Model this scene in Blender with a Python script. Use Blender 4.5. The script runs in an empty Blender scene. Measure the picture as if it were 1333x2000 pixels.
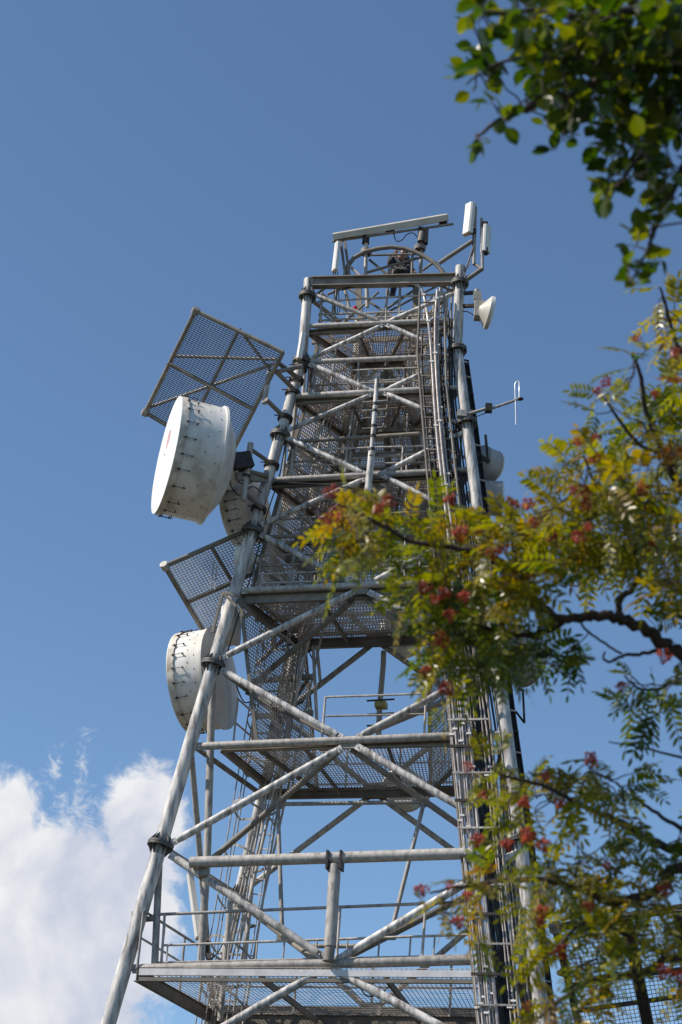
import bpy, math, random
from mathutils import Vector, Matrix, Quaternion
R = math.radians
random.seed(7)
scene = bpy.context.scene
col = scene.collection

# ------------------------------------------------------------------ camera, sky, sun, exposure
CAM = Vector((8.46795, -33.84691, 0.0)); FPX = 3628.76; YAW = -0.26934; PIT = 0.46782; ROL = 0.0695
fw = Vector((math.sin(YAW)*math.cos(PIT), math.cos(YAW)*math.cos(PIT), math.sin(PIT)))
_r = fw.cross(Vector((0, 0, 1))).normalized(); _u = _r.cross(fw)
rt = math.cos(ROL)*_r + math.sin(ROL)*_u
up = -math.sin(ROL)*_r + math.cos(ROL)*_u
cd = bpy.data.cameras.new('camera'); cam = bpy.data.objects.new('camera', cd); col.objects.link(cam)
cam.matrix_world = Matrix((( rt.x, up.x, -fw.x, CAM.x), (rt.y, up.y, -fw.y, CAM.y), (rt.z, up.z, -fw.z, CAM.z), (0, 0, 0, 1)))
cd.sensor_fit = 'HORIZONTAL'; cd.sensor_width = 24.0; cd.lens = 24.0*FPX/1333.0
cd.clip_start = 0.1; cd.clip_end = 6000
cd.dof.use_dof = True; cd.dof.focus_distance = 37.0; cd.dof.aperture_fstop = 5.6
scene.camera = cam
SUN = Vector((-0.64, -0.31, 0.70)).normalized()
SUN_STRENGTH = 5.0
SKY_STRENGTH = 0.106
scene.view_settings.view_transform = 'Standard'; scene.view_settings.look = 'None'
scene.view_settings.exposure = 0.2; scene.view_settings.gamma = 1
sd = bpy.data.lights.new('sun', 'SUN'); sd.energy = SUN_STRENGTH; sd.angle = R(0.5); sd.color = (1.0, 0.915, 0.81)
so = bpy.data.objects.new('sun', sd); col.objects.link(so)
so.rotation_euler = SUN.to_track_quat('Z', 'Y').to_euler(); so.location = (-20, -20, 40)

def ray(x, y): return fw + rt*((x-666.5)/FPX) - up*((y-1000.0)/FPX)

world = bpy.data.worlds.new('World'); scene.world = world; world.use_nodes = True
wt = world.node_tree; wt.nodes.clear()
def N(t, typ, **kw):
    n = t.nodes.new(typ)
    for k, v in kw.items(): setattr(n, k, v)
    return n
def mathn(t, op, a, b=None, clamp=False):
    n = N(t, 'ShaderNodeMath', operation=op); n.use_clamp = clamp
    for i, v in enumerate((a, b)):
        if v is None: continue
        if isinstance(v, (int, float)): n.inputs[i].default_value = v
        else: t.links.new(v, n.inputs[i])
    return n.outputs[0]
sky = N(wt, 'ShaderNodeTexSky', sky_type='NISHITA'); sky.sun_disc = False
sky.sun_elevation = math.asin(SUN.z); sky.sun_rotation = math.atan2(SUN.x, SUN.y)
sky.altitude = 900; sky.air_density = 1.0; sky.dust_density = 0.05; sky.ozone_density = 2.4
bg = N(wt, 'ShaderNodeBackground'); bg.inputs[1].default_value = SKY_STRENGTH
wo = N(wt, 'ShaderNodeOutputWorld'); wt.links.new(bg.outputs[0], wo.inputs[0])
tc = N(wt, 'ShaderNodeTexCoord')
# a cumulus bank low in the sky, described in the sky's own angles (east / up of the bank's centre direction)
c0 = ray(150, 1800).normalized(); cE = c0.cross(Vector((0, 0, 1))).normalized(); cU = cE.cross(c0)
def dotc(v):
    n = N(wt, 'ShaderNodeVectorMath', operation='DOT_PRODUCT'); wt.links.new(tc.outputs['Generated'], n.inputs[0]); n.inputs[1].default_value = v
    return n.outputs['Value']
dz = dotc(c0); su = mathn(wt, 'DIVIDE', dotc(cE), mathn(wt, 'MAXIMUM', dz, 0.05)); sv = mathn(wt, 'DIVIDE', dotc(cU), mathn(wt, 'MAXIMUM', dz, 0.05))
comb = N(wt, 'ShaderNodeCombineXYZ'); wt.links.new(su, comb.inputs[0]); wt.links.new(sv, comb.inputs[1])
def wnoise(scale, detail, rough, off, dist=0.0):
    a = N(wt, 'ShaderNodeVectorMath', operation='ADD'); wt.links.new(comb.outputs[0], a.inputs[0]); a.inputs[1].default_value = (off, off*.7, off*.3)
    n = N(wt, 'ShaderNodeTexNoise'); n.inputs['Scale'].default_value = scale; n.inputs['Detail'].default_value = detail
    n.inputs['Roughness'].default_value = rough; n.inputs['Distortion'].default_value = dist
    wt.links.new(a.outputs[0], n.inputs['Vector']); return n.outputs['Fac']
def sky_uv(x, y):
    d = ray(x, y); return d.dot(cE)/d.dot(c0), d.dot(cU)/d.dot(c0)
def puff(x, y, rx, ry):
    uu, vv = sky_uv(x, y)
    a = mathn(wt, 'DIVIDE', mathn(wt, 'SUBTRACT', su, uu), rx/FPX); b = mathn(wt, 'DIVIDE', mathn(wt, 'SUBTRACT', sv, vv), ry/FPX)
    d = mathn(wt, 'SQRT', mathn(wt, 'ADD', mathn(wt, 'MULTIPLY', a, a), mathn(wt, 'MULTIPLY', b, b)))
    return mathn(wt, 'SUBTRACT', 1.0, d)
shape = None
for q in ((40, 1950, 310, 330), (275, 1590, 105, 130), (250, 1800, 120, 240), (-10, 1620, 95, 140), (-120, 1900, 300, 420), (120, 1720, 150, 140), (-500, 2100, 500, 300), (60, 2300, 360, 300)):
    p = puff(*q); shape = p if shape is None else mathn(wt, 'SMOOTH_MAX', shape, p)
    if shape.node.operation == 'SMOOTH_MAX': shape.node.inputs[2].default_value = 0.12
n1 = wnoise(22, 10, 0.62, 3.1, 0.4); n2 = wnoise(70, 8, 0.7, 9.0, 0.6)
den = mathn(wt, 'ADD', shape, mathn(wt, 'ADD', mathn(wt, 'MULTIPLY', mathn(wt, 'SUBTRACT', n1, 0.5), 1.15), mathn(wt, 'MULTIPLY', mathn(wt, 'SUBTRACT', n2, 0.5), 0.62)))
wisp = None
for q in ((160, 1480, 32, 85), (108, 1500, 30, 65), (150, 1580, 75, 70)):
    p = puff(*q); wisp = p if wisp is None else mathn(wt, 'MAXIMUM', wisp, p)
n3 = wnoise(85, 9, 0.72, 17.3, 1.2)
wden = mathn(wt, 'ADD', wisp, mathn(wt, 'MULTIPLY', mathn(wt, 'SUBTRACT', n3, 0.60), 3.6))
cov = N(wt, 'ShaderNodeMapRange', interpolation_type='SMOOTHSTEP'); wt.links.new(den, cov.inputs[0]); cov.inputs[1].default_value = 0.03; cov.inputs[2].default_value = 0.34
cw = N(wt, 'ShaderNodeMapRange', interpolation_type='SMOOTHSTEP'); wt.links.new(wden, cw.inputs[0]); cw.inputs[1].default_value = 0.0; cw.inputs[2].default_value = 0.9; cw.inputs[4].default_value = 0.6
cover = mathn(wt, 'MAXIMUM', cov.outputs[0], cw.outputs[0])
ccol = N(wt, 'ShaderNodeValToRGB'); n4 = wnoise(13, 7, 0.55, 6.3, 0.3)
wt.links.new(n4, ccol.inputs[0])
ccol.color_ramp.elements[0].position = 0.37; ccol.color_ramp.elements[0].color = (0.58, 0.62, 0.74, 1)
ccol.color_ramp.elements[1].position = 0.56; ccol.color_ramp.elements[1].color = (0.86, 0.865, 0.88, 1)
cs = N(wt, 'ShaderNodeVectorMath', operation='SCALE'); wt.links.new(ccol.outputs[0], cs.inputs[0]); cs.inputs['Scale'].default_value = 0.88/SKY_STRENGTH
tint = N(wt, 'ShaderNodeVectorMath', operation='MULTIPLY'); wt.links.new(sky.outputs[0], tint.inputs[0]); tint.inputs[1].default_value = (1.07, 1.18, 1.21)
mx = N(wt, 'ShaderNodeMixRGB'); wt.links.new(cover, mx.inputs[0]); wt.links.new(tint.outputs[0], mx.inputs[1]); wt.links.new(cs.outputs[0], mx.inputs[2])
wt.links.new(mx.outputs[0], bg.inputs[0])

# ------------------------------------------------------------------ where a pixel's line of sight meets a real plane of the tower
A0 = 1.7; KT = 0.15193; ZK = 21.01911; BD = 0.50609; GZ = -1.6
ZL = dict(L1=22.70125, L2=21.01911, L3=19.12145, L4=16.77903, L5=13.74023, L6=9.98, L7=5.3, H6=21.8793, H5=20.08432, H4=18.00369, H3=15.3, H2=12.05, H1=7.68, H0=2.6)
def aw(z): return A0 + max(0.0, KT*(ZK-z))
def plane(x, y, s, off):      # y = s*BD*aw(z) + off
    d = ray(x, y)
    t = (s*BD*(A0+KT*ZK) + off - CAM.y)/(d.y + s*BD*KT*d.z); P = CAM + t*d
    if P.z > ZK: P = CAM + (s*BD*A0 + off - CAM.y)/d.y*d
    return P
def F(x, y, off=0.0): return plane(x, y, -1, -off)        # front face, off = metres in front of it
def B(x, y, off=0.0): return plane(x, y, 1, -off)         # back face, off = metres inside it
def PY(x, y, yy): d = ray(x, y); return CAM + (yy-CAM.y)/d.y*d
def PZ(x, y, zz): d = ray(x, y); return CAM + (zz-CAM.z)/d.z*d
def PD(x, y, dist): return CAM + ray(x, y).normalized()*dist
def px(P):
    d = P-CAM; z = d.dot(fw); return 666.5+FPX*d.dot(rt)/z, 1000-FPX*d.dot(up)/z

# ------------------------------------------------------------------ mesh helpers
ORG = {}
class MB:
    def __init__(s): s.v = []; s.f = []; s.sm = []
    def add(s, vs, fs, smooth=False):
        b = len(s.v); s.v += [Vector(v) for v in vs]; s.f += [tuple(i+b for i in f) for f in fs]; s.sm += [smooth]*len(fs); return s
    def frame(s, d):
        d = d.normalized(); h = Vector((0, 0, 1)) if abs(d.z) < 0.9 else Vector((0, 1, 0))
        a = d.cross(h).normalized(); return a, d.cross(a).normalized()*-1
    def path(s, pts, r, n=8, caps=True, closed=False):
        pts = [Vector(p) for p in pts]; m = len(pts); vs = []; fs = []
        rs = r if isinstance(r, (list, tuple)) else [r]*m
        a = None
        for i, p in enumerate(pts):
            if closed: d = pts[(i+1) % m]-pts[i-1]
            else: d = pts[min(i+1, m-1)]-pts[max(i-1, 0)]
            if d.length < 1e-9: d = Vector((0, 0, 1))
            d.normalize()
            if a is None: a, b = s.frame(d)
            else:
                a = (a - d*a.dot(d))
                if a.length < 1e-6: a, _ = s.frame(d)
                a.normalize()
            b = d.cross(a)
            for k in range(n):
                t = 2*math.pi*k/n; vs.append(p + (a*math.cos(t)+b*math.sin(t))*rs[i])
        for i in range(m if closed else m-1):
            j = (i+1) % m
            for k in range(n): fs.append((i*n+k, i*n+(k+1) % n, j*n+(k+1) % n, j*n+k))
        s.add(vs, fs, n > 4)
        if caps and not closed:
            s.add([vs[k] for k in range(n)], [tuple(range(n))[::-1]]); s.add([vs[(m-1)*n+k] for k in range(n)], [tuple(range(n))])
        return s
    def tube(s, p, q, r, n=10, r2=None): return s.path([p, q], [r, r2 if r2 else r], n)
    def box(s, c, X, Y, Z):   # half vectors
        c = Vector(c); vs = [c+X*i+Y*j+Z*k for i in (-1, 1) for j in (-1, 1) for k in (-1, 1)]
        return s.add(vs, [(0, 1, 3, 2), (4, 6, 7, 5), (0, 4, 5, 1), (2, 3, 7, 6), (0, 2, 6, 4), (1, 5, 7, 3)])
    def bar(s, p, q, w, h, upv=Vector((0, 0, 1)), bev=0.0):   # rectangular bar: w across, h along upv
        p = Vector(p); q = Vector(q); d = (q-p); L = d.length; d.normalize()
        a = d.cross(upv)
        if a.length < 1e-4: a = d.cross(Vector((0, 1, 0)))
        a.normalize(); b = a.cross(d)
        if bev > 0:
            pr = []
            for (i, j) in ((1, 1), (-1, 1), (-1, -1), (1, -1)):
                pr += [(i*(w/2-bev*(1 if i*j > 0 else 0)), j*(h/2-bev*(0 if i*j > 0 else 1)))] 
            pr = [(w/2-bev, h/2), (-w/2+bev, h/2), (-w/2, h/2-bev), (-w/2, -h/2+bev), (-w/2+bev, -h/2), (w/2-bev, -h/2), (w/2, -h/2+bev), (w/2, h/2-bev)]
            return s.prism(p, q, pr, a, b)
        return s.box((p+q)/2, a*(w/2), d*(L/2), b*(h/2))
    def prism(s, p, q, prof, a, b):
        n = len(prof); vs = [p+a*x+b*y for x, y in prof]+[q+a*x+b*y for x, y in prof]
        fs = [(k, (k+1) % n, n+(k+1) % n, n+k) for k in range(n)]+[tuple(range(n))[::-1], tuple(range(n, 2*n))]
        return s.add(vs, fs)
    def channel(s, p, q, w, h, t=0.012, upv=Vector((0, 0, 1))):   # I-section: web + two flanges, butted
        p = Vector(p); q = Vector(q)
        d = (q-p).normalized(); a = d.cross(upv).normalized(); b = a.cross(d)
        s.bar(p+b*(h/2-t/2), q+b*(h/2-t/2), w, t, b); s.bar(p-b*(h/2-t/2), q-b*(h/2-t/2), w, t, b)
        return s.bar(p, q, t, h-2*t-0.002, b)
    def lathe(s, o, ax, prof, n=40, smooth=True, cap0=False, cap1=False, sharp=True):   # prof: (along, radius); every ring pair separate so edges stay crisp
        ax = ax.normalized(); a, b = s.frame(ax)
        def ring(t, r): return [o+ax*t+(a*math.cos(2*math.pi*k/n)+b*math.sin(2*math.pi*k/n))*r for k in range(n)]
        for (t0, r0), (t1, r1) in zip(prof, prof[1:]):
            s.add(ring(t0, r0)+ring(t1, r1), [(k, (k+1) % n, n+(k+1) % n, n+k) for k in range(n)], smooth)
        if cap0: s.add(ring(*prof[0]), [tuple(range(n))[::-1]])
        if cap1: s.add(ring(*prof[-1]), [tuple(range(n))])
        return s
    def ball(s, c, r, n=8, m=6, sc=(1, 1, 1)):
        vs = []; fs = []
        for i in range(m+1):
            th = math.pi*i/m
            for k in range(n):
                ph = 2*math.pi*k/n; vs.append(Vector(c)+Vector((math.sin(th)*math.cos(ph)*sc[0], math.sin(th)*math.sin(ph)*sc[1], math.cos(th)*sc[2]))*r)
        for i in range(m):
            for k in range(n): fs.append((i*n+k, i*n+(k+1) % n, (i+1)*n+(k+1) % n, (i+1)*n+k))
        return s.add(vs, fs, True)
    def grid(s, A, Bq, C, D, pitch=0.075, w=0.018, h=0.006, pv=None, wu=None):   # welded wire panel on the quad A-B-C-D (A-B and D-C run along u)
        A, Bq, C, D = map(Vector, (A, Bq, C, D)); nrm = (Bq-A).cross(D-A).normalized()
        lu = max((Bq-A).length, (C-D).length); lv = max((D-A).length, (C-Bq).length); pv = pv or pitch
        nu = max(2, int(lu/pitch)); nv = max(2, int(lv/pv))
        for i in range(nu+1):
            t = i/nu; s.bar(A.lerp(Bq, t), D.lerp(C, t), w, h, nrm)
        for j in range(nv+1):
            t = j/nv; s.bar(A.lerp(D, t)+nrm*h, Bq.lerp(C, t)+nrm*h, wu or w, h, nrm)
        return s
    def build(s, name, mat, parent=None):
        me = bpy.data.meshes.new(name); o0 = ORG.get(parent.name, Vector((0, 0, 0))) if parent else Vector((0, 0, 0))
        me.from_pydata([v-o0 for v in s.v], [], s.f); me.polygons.foreach_set('use_smooth', s.sm); me.update()
        me.materials.append(mat); o = bpy.data.objects.new(name, me); col.objects.link(o)
        if parent: o.parent = parent; ORG[o.name] = o0
        else: ORG[o.name] = Vector((0, 0, 0))
        return o
def tag(o, label, cat, group=None, kind=None):
    if label: o['label'] = label
    if cat: o['category'] = cat
    if group: o['group'] = group
    if kind: o['kind'] = kind
    return o
def thing(name, label, cat, loc, group=None):
    o = bpy.data.objects.new(name, None); col.objects.link(o); o.location = loc; o.empty_display_size = 0.2
    ORG[o.name] = Vector(loc); return tag(o, label, cat, group)
def T(p, q, r, n=10): return MB().tube(p, q, r, n)

# ------------------------------------------------------------------ materials
def mat(name, c1, c2=None, rough=0.5, metal=0.0, scale=4.0, stretch=(1, 1, 1), lo=0.35, hi=0.65, bump=0.0, c3=None, steel=False, detail=6):
    m = bpy.data.materials.new(name); m.use_nodes = True; t = m.node_tree; b = t.nodes['Principled BSDF']
    b.inputs['Roughness'].default_value = rough; b.inputs['Specular IOR Level'].default_value = 0.35; b.inputs['Metallic'].default_value = metal
    if c2 is None: b.inputs['Base Color'].default_value = (*c1, 1)
    else:
        tcn = N(t, 'ShaderNodeTexCoord'); mp = N(t, 'ShaderNodeMapping'); mp.inputs['Scale'].default_value = stretch; t.links.new(tcn.outputs['Object'], mp.inputs['Vector'])
        n = N(t, 'ShaderNodeTexNoise'); n.inputs['Scale'].default_value = scale; n.inputs['Detail'].default_value = detail; n.inputs['Roughness'].default_value = 0.65
        t.links.new(mp.outputs[0], n.inputs['Vector'])
        cr = N(t, 'ShaderNodeValToRGB'); t.links.new(n.outputs['Fac'], cr.inputs[0])
        cr.color_ramp.elements[0].position = lo; cr.color_ramp.elements[0].color = (*c1, 1)
        cr.color_ramp.elements[1].position = hi; cr.color_ramp.elements[1].color = (*c2, 1)
        if c3: e = cr.color_ramp.elements.new(0.5*(lo+hi)); e.color = (*c3, 1)
        csock = cr.outputs[0]
        if steel:
            oi = N(t, 'ShaderNodeObjectInfo'); mr = N(t, 'ShaderNodeMapRange'); t.links.new(oi.outputs['Random'], mr.inputs[0]); mr.inputs[3].default_value = 0.72; mr.inputs[4].default_value = 1.15
            sc_ = N(t, 'ShaderNodeVectorMath', operation='SCALE'); t.links.new(csock, sc_.inputs[0]); t.links.new(mr.outputs[0], sc_.inputs['Scale'])
            n2_ = N(t, 'ShaderNodeTexNoise'); n2_.inputs['Scale'].default_value = 1.7; n2_.inputs['Detail'].default_value = 9; n2_.inputs['Roughness'].default_value = 0.7; t.links.new(mp.outputs[0], n2_.inputs['Vector'])
            m2 = N(t, 'ShaderNodeMapRange'); t.links.new(n2_.outputs['Fac'], m2.inputs[0]); m2.inputs[1].default_value = 0.60; m2.inputs[2].default_value = 0.72; m2.inputs[4].default_value = 0.6
            mxr = N(t, 'ShaderNodeMixRGB'); t.links.new(m2.outputs[0], mxr.inputs[0]); t.links.new(sc_.outputs[0], mxr.inputs[1]); mxr.inputs[2].default_value = (0.16, 0.105, 0.07, 1); csock = mxr.outputs[0]
        t.links.new(csock, b.inputs['Base Color'])
        rr = N(t, 'ShaderNodeMapRange'); t.links.new(n.outputs['Fac'], rr.inputs[0]); rr.inputs[3].default_value = max(0.05, rough-0.12); rr.inputs[4].default_value = min(1, rough+0.12)
        t.links.new(rr.outputs[0], b.inputs['Roughness'])
        if bump:
            bn = N(t, 'ShaderNodeBump'); bn.inputs['Strength'].default_value = bump; bn.inputs['Distance'].default_value = 0.01; t.links.new(n.outputs['Fac'], bn.inputs['Height']); t.links.new(bn.outputs[0], b.inputs['Normal'])
    return m
M = {}
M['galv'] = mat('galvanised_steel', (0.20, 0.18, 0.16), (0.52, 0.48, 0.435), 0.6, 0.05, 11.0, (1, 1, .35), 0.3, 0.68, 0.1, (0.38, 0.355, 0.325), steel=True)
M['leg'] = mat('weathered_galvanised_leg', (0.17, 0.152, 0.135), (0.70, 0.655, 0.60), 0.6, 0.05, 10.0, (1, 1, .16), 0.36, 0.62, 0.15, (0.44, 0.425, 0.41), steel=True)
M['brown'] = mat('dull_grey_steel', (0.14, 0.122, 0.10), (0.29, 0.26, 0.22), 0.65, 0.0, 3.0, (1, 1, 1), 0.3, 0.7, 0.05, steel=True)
M['grey'] = mat('shaded_white_dish', (0.30, 0.29, 0.275), (0.46, 0.45, 0.43), 0.55, 0.0, 2.0)  # white dish shell darkened: the tower's shade on the right-hand dishes is in this colour
M['screen'] = mat('worn_screen_wire', (0.22, 0.19, 0.165), (0.46, 0.41, 0.36), 0.6, 0.05, 2.0)
M['pale'] = mat('pale_grating', (0.5, 0.48, 0.47), (0.7, 0.68, 0.67), 0.5, 0.1, 3.0)
M['flange'] = mat('dark_flange_steel', (0.06, 0.055, 0.05), (0.17, 0.16, 0.15), 0.6, 0.2, 9.0)
M['mesh'] = mat('galvanised_grating', (0.46, 0.39, 0.325), (0.78, 0.68, 0.59), 0.55, 0.15, 1.6, (1, 1, 1), 0.3, 0.7)
M['dark'] = mat('dark_rusty_iron', (0.018, 0.016, 0.015), (0.07, 0.055, 0.048), 0.6, 0.2, 18.0)
M['white'] = mat('white_fibreglass', (0.42, 0.385, 0.32), (0.72, 0.70, 0.655), 0.5, 0.0, 1.7, (1, 1, .35), 0.26, 0.52)
M['slat'] = mat('dark_grating', (0.09, 0.085, 0.08), (0.19, 0.18, 0.17), 0.55, 0.15, 3.0)
M['radome'] = mat('radome_cloth', (0.70, 0.69, 0.66), (0.77, 0.76, 0.73), 0.6, 0.0, 1.0)
M['rim'] = mat('weathered_canvas_rim', (0.38, 0.32, 0.25), (0.70, 0.66, 0.58), 0.75, 0.0, 5.0)
M['cream'] = mat('cream_antenna_shell', (0.47, 0.435, 0.375), (0.58, 0.545, 0.48), 0.45, 0.0, 3.0)
M['cable'] = mat('black_cable_jacket', (0.014, 0.014, 0.015), (0.032, 0.032, 0.034), 0.4, 0.0, 8.0)
M['wave'] = mat('pale_feeder_sheath', (0.32, 0.275, 0.25), (0.58, 0.515, 0.475), 0.35, 0.2, 6.0)
M['alu'] = mat('aluminium_rod', (0.68, 0.69, 0.71), (0.82, 0.83, 0.85), 0.3, 0.3, 8.0)
M['red'] = mat('red_lamp_glass', (0.55, 0.012, 0.02), None, 0.15)
M['logo'] = mat('faded_red_print', (0.55, 0.20, 0.22), (0.72, 0.45, 0.45), 0.7, 0.0, 9.0)
M['tan'] = mat('tan_radio_housing', (0.33, 0.30, 0.25), (0.45, 0.41, 0.35), 0.5, 0.0, 6.0)
M['bark'] = mat('rowan_bark', (0.030, 0.022, 0.018), (0.085, 0.065, 0.055), 0.8, 0.0, 30.0, (1, 1, .4), 0.3, 0.7, 0.4)
M['yellow'] = mat('brass_clamp', (0.30, 0.24, 0.07), (0.42, 0.34, 0.12), 0.5, 0.3, 12.0)

# ------------------------------------------------------------------ ground
gm = bpy.data.materials.new('meadow_ground'); gm.use_nodes = True; t = gm.node_tree; b = t.nodes['Principled BSDF']; b.inputs['Roughness'].default_value = 0.95
tcn = N(t, 'ShaderNodeTexCoord'); n = N(t, 'ShaderNodeTexNoise'); n.inputs['Scale'].default_value = 0.35; n.inputs['Detail'].default_value = 10; t.links.new(tcn.outputs['Object'], n.inputs['Vector'])
cr = N(t, 'ShaderNodeValToRGB'); t.links.new(n.outputs['Fac'], cr.inputs[0])
cr.color_ramp.elements[0].position = 0.4; cr.color_ramp.elements[0].color = (0.022, 0.026, 0.011, 1); cr.color_ramp.elements[1].position = 0.6; cr.color_ramp.elements[1].color = (0.065, 0.055, 0.036, 1)
t.links.new(cr.outputs[0], b.inputs['Base Color'])
g = MB(); gn = 24; G0 = 3000.0
gx = [math.copysign(G0*abs(i/gn)**3, i) for i in range(-gn, gn+1)]
for yy in gx:
    for xx in gx: g.v.append(Vector((xx, yy, GZ - (0.0 if abs(xx) < 60 and abs(yy) < 60 else 0.8*math.sin(xx*.011)*math.sin(yy*.013)))))
w_ = 2*gn+1
for j in range(2*gn):
    for i in range(2*gn): g.f.append((j*w_+i, j*w_+i+1, (j+1)*w_+i+1, (j+1)*w_+i)); g.sm.append(True)
tag(g.build('ground', gm), None, None, None, 'structure')

# ------------------------------------------------------------------ the lattice tower
tower = thing('lattice_tower', 'tall grey lattice steel tower with tapering tubular legs, meshed platforms and cross bracing', 'tower', (0, 0, GZ))
def FLp(z): return FLc(z)
def legline(pts):
    # straight lower part through measured points, vertical top part
    lo = [p for p in pts if p.z < ZK-0.05]; n = len(lo); mz = sum(p.z for p in lo)/n; mx_ = sum(p.x for p in lo)/n
    k = sum((p.z-mz)*(p.x-mx_) for p in lo)/sum((p.z-mz)**2 for p in lo)
    return lambda z: mx_+k*(min(z, ZK)-mz)
fl = legline([F(*q) for q in ((312, 1660), (418, 1295), (497, 1035), (547, 845), (594, 700), (238, 1905))])
fr = legline([F(*q) for q in ((914, 830), (893, 694), (985, 1400), (1023, 1700), (1055, 1960))])
bl = legline([B(*q) for q in ((438, 1868), (470, 1722), (512, 1548))])
br = legline([B(*q) for q in ((1000, 1725), (960, 1536))])
def PFL(z): return Vector((fl(z), -BD*aw(z), z))
def PFR(z): return Vector((fr(z), -BD*aw(z), z))
def PBL(z): return Vector((bl(z), BD*aw(z), z))
def PBR(z): return Vector((br(z), BD*aw(z), z))
ZT = 23.15
def flange(c, d, r, parent):
    m = MB(); d = d.normalized()
    m.lathe(c, d, [(-0.045, r*1.0), (-0.045, r*1.78), (-0.004, r*1.78), (-0.004, r*1.0)], 20, True)
    m.lathe(c, d, [(0.004, r*1.0), (0.004, r*1.78), (0.045, r*1.78), (0.045, r*1.0)], 20, True)
    a, bb = m.frame(d)
    for k in range(10):
        e = a*math.cos(k*.6283)+bb*math.sin(k*.6283); s_ = d.cross(e)
        for sg in (-1, 1):
            i0 = c+d*sg*0.047+e*r*0.98; m.add([i0+s_*.006, i0-s_*.006, i0+e*r*.72+s_*.006, i0+e*r*.72-s_*.006, i0+d*sg*.16+s_*.006, i0+d*sg*.16-s_*.006], [(0, 2, 4), (1, 5, 3), (0, 1, 3, 2), (2, 3, 5, 4), (0, 4, 5, 1)])
    m.build('flange', M['flange'], parent)
for pf, ls in ((PFL, 1), (PFR, 1), (PBL, .66), (PBR, .66)):
    zs = [GZ, 5.3, 9.98, 13.74, 16.78, 19.12, ZK, ZT]; rs = [0.15, 0.14, 0.134, 0.13, 0.124, 0.117, 0.11, 0.105]
    lm = MB()
    for i in range(len(zs)-1): lm.path([pf(zs[i]), pf(zs[i+1])], [(rs[i+1]+.004)*ls]*2, 20)
    leg = lm.build('leg', M['leg'], tower)
    for zz, r in ((22.72, .11), (ZK, .118), (19.12, .124), (16.78, .13), (13.74, .136), (9.98, .142), (5.3, .15)): flange(pf(zz), pf(zz+.3)-pf(zz-.3), r*ls, leg)

def P(name, mb, m='galv', parent=None): return mb.build(name, M[m], parent or tower)
def endtube(p, q, r):      # tube with flattened bolted ends
    p = Vector(p); q = Vector(q); d = (q-p); L = d.length; d.normalize(); e = min(0.16, L*.12)
    m = MB(); m.path([p+d*e*.55, p+d*e, q-d*e, q-d*e*.55], [r*.78, r, r, r*.78], 12)
    for s_, o in ((1, p), (-1, q)):
        a = Vector((0, 1, 0)); a = (a-d*a.dot(d)).normalized(); c = d.cross(a)
        m.box(o+d*s_*e*.25, d*(e*.42), a*(.008), c*(r*.95)); m.tube(o+d*s_*e*.2-a*.04, o+d*s_*e*.2+a*.04, .018, 6)
    return m
# front face: horizontals
P('beam', endtube(F(262, 1893), F(1040, 1873), .088)); P('beam', endtube(F(388, 1458), F(985, 1434), .078)); P('beam', endtube(F(474, 1154), F(955, 1132), .07))
P('beam', endtube(F(530, 938), F(930, 917), .065)); P('beam', endtube(F(572, 774), F(903, 757), .065)); P('beam', endtube(F(604, 637), F(893, 625), .06)); P('beam', endtube(F(597, 707), F(890, 695), .055))
# front face: K braces between horizontals' centres and the leg flanges
for a_, b_, r in (((334, 1671), (628, 1867), .082), ((338, 1646), (666, 1462), .078), ((1008, 1640), (698, 1458), .078), ((1012, 1664), (662, 1874), .082), ((628, 1896), (190, 2150), .085), ((652, 1894), (1075, 2120), .085),
                  ((433, 1309), (666, 1440), .075), ((436, 1284), (690, 1157), .072), ((968, 1296), (700, 1440), .075), ((966, 1282), (722, 1157), .072),
                  ((510, 1044), (690, 1141), .068), ((514, 1024), (714, 935), .064), ((938, 1027), (722, 1140), .068), ((936, 1024), (744, 927), .064),
                  ((560, 854), (714, 926), .062), ((564, 840), (728, 770), .06), ((910, 842), (746, 926), .062), ((906, 832), (750, 767), .06),
                  ((606, 711), (726, 763), .06), ((604, 701), (750, 634), .056), ((892, 699), (752, 763), .06), ((884, 690), (756, 634), .056),
                  ((614, 575), (746, 629), .054), ((893, 570), (756, 629), .054)):
    P('brace', endtube(F(*a_, .02), F(*b_, .02), r*.92), 'leg')
for x, y, s_ in ((640, 1884, .17), (683, 1450, .17), (705, 1150, .16), (730, 928, .14), (738, 766, .14), (752, 632, .12)):
    c = F(x, y); a = Vector((1, 0, 0)); b_ = Vector((0, BD*KT, 1)).normalized(); P('gusset', MB().box(c, a*s_, b_*s_*.75, a.cross(b_)*.011), 'brown')
# back face
zc = ['H6', 'H5', 'H4', 'H3', 'H2', 'H1']; zf = ['L1', 'L2', 'L3', 'L4', 'L5', 'L6', 'L7']
bc = {h: (PBL(ZL[h])+PBR(ZL[h]))/2 for h in zc}
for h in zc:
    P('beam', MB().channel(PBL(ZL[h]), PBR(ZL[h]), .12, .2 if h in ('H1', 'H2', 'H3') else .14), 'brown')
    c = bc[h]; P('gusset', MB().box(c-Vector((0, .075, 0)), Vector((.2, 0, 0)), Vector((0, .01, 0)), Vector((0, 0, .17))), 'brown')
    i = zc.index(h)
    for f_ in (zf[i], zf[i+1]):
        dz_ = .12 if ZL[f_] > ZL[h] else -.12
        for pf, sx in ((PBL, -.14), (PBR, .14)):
            P('brace', endtube(c+Vector((sx, -.02, dz_)), pf(ZL[f_])+Vector((-sx*.9, -.02, -dz_*.6)), .06 if i > 2 else .05), 'galv' if i > 2 else 'brown')
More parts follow.
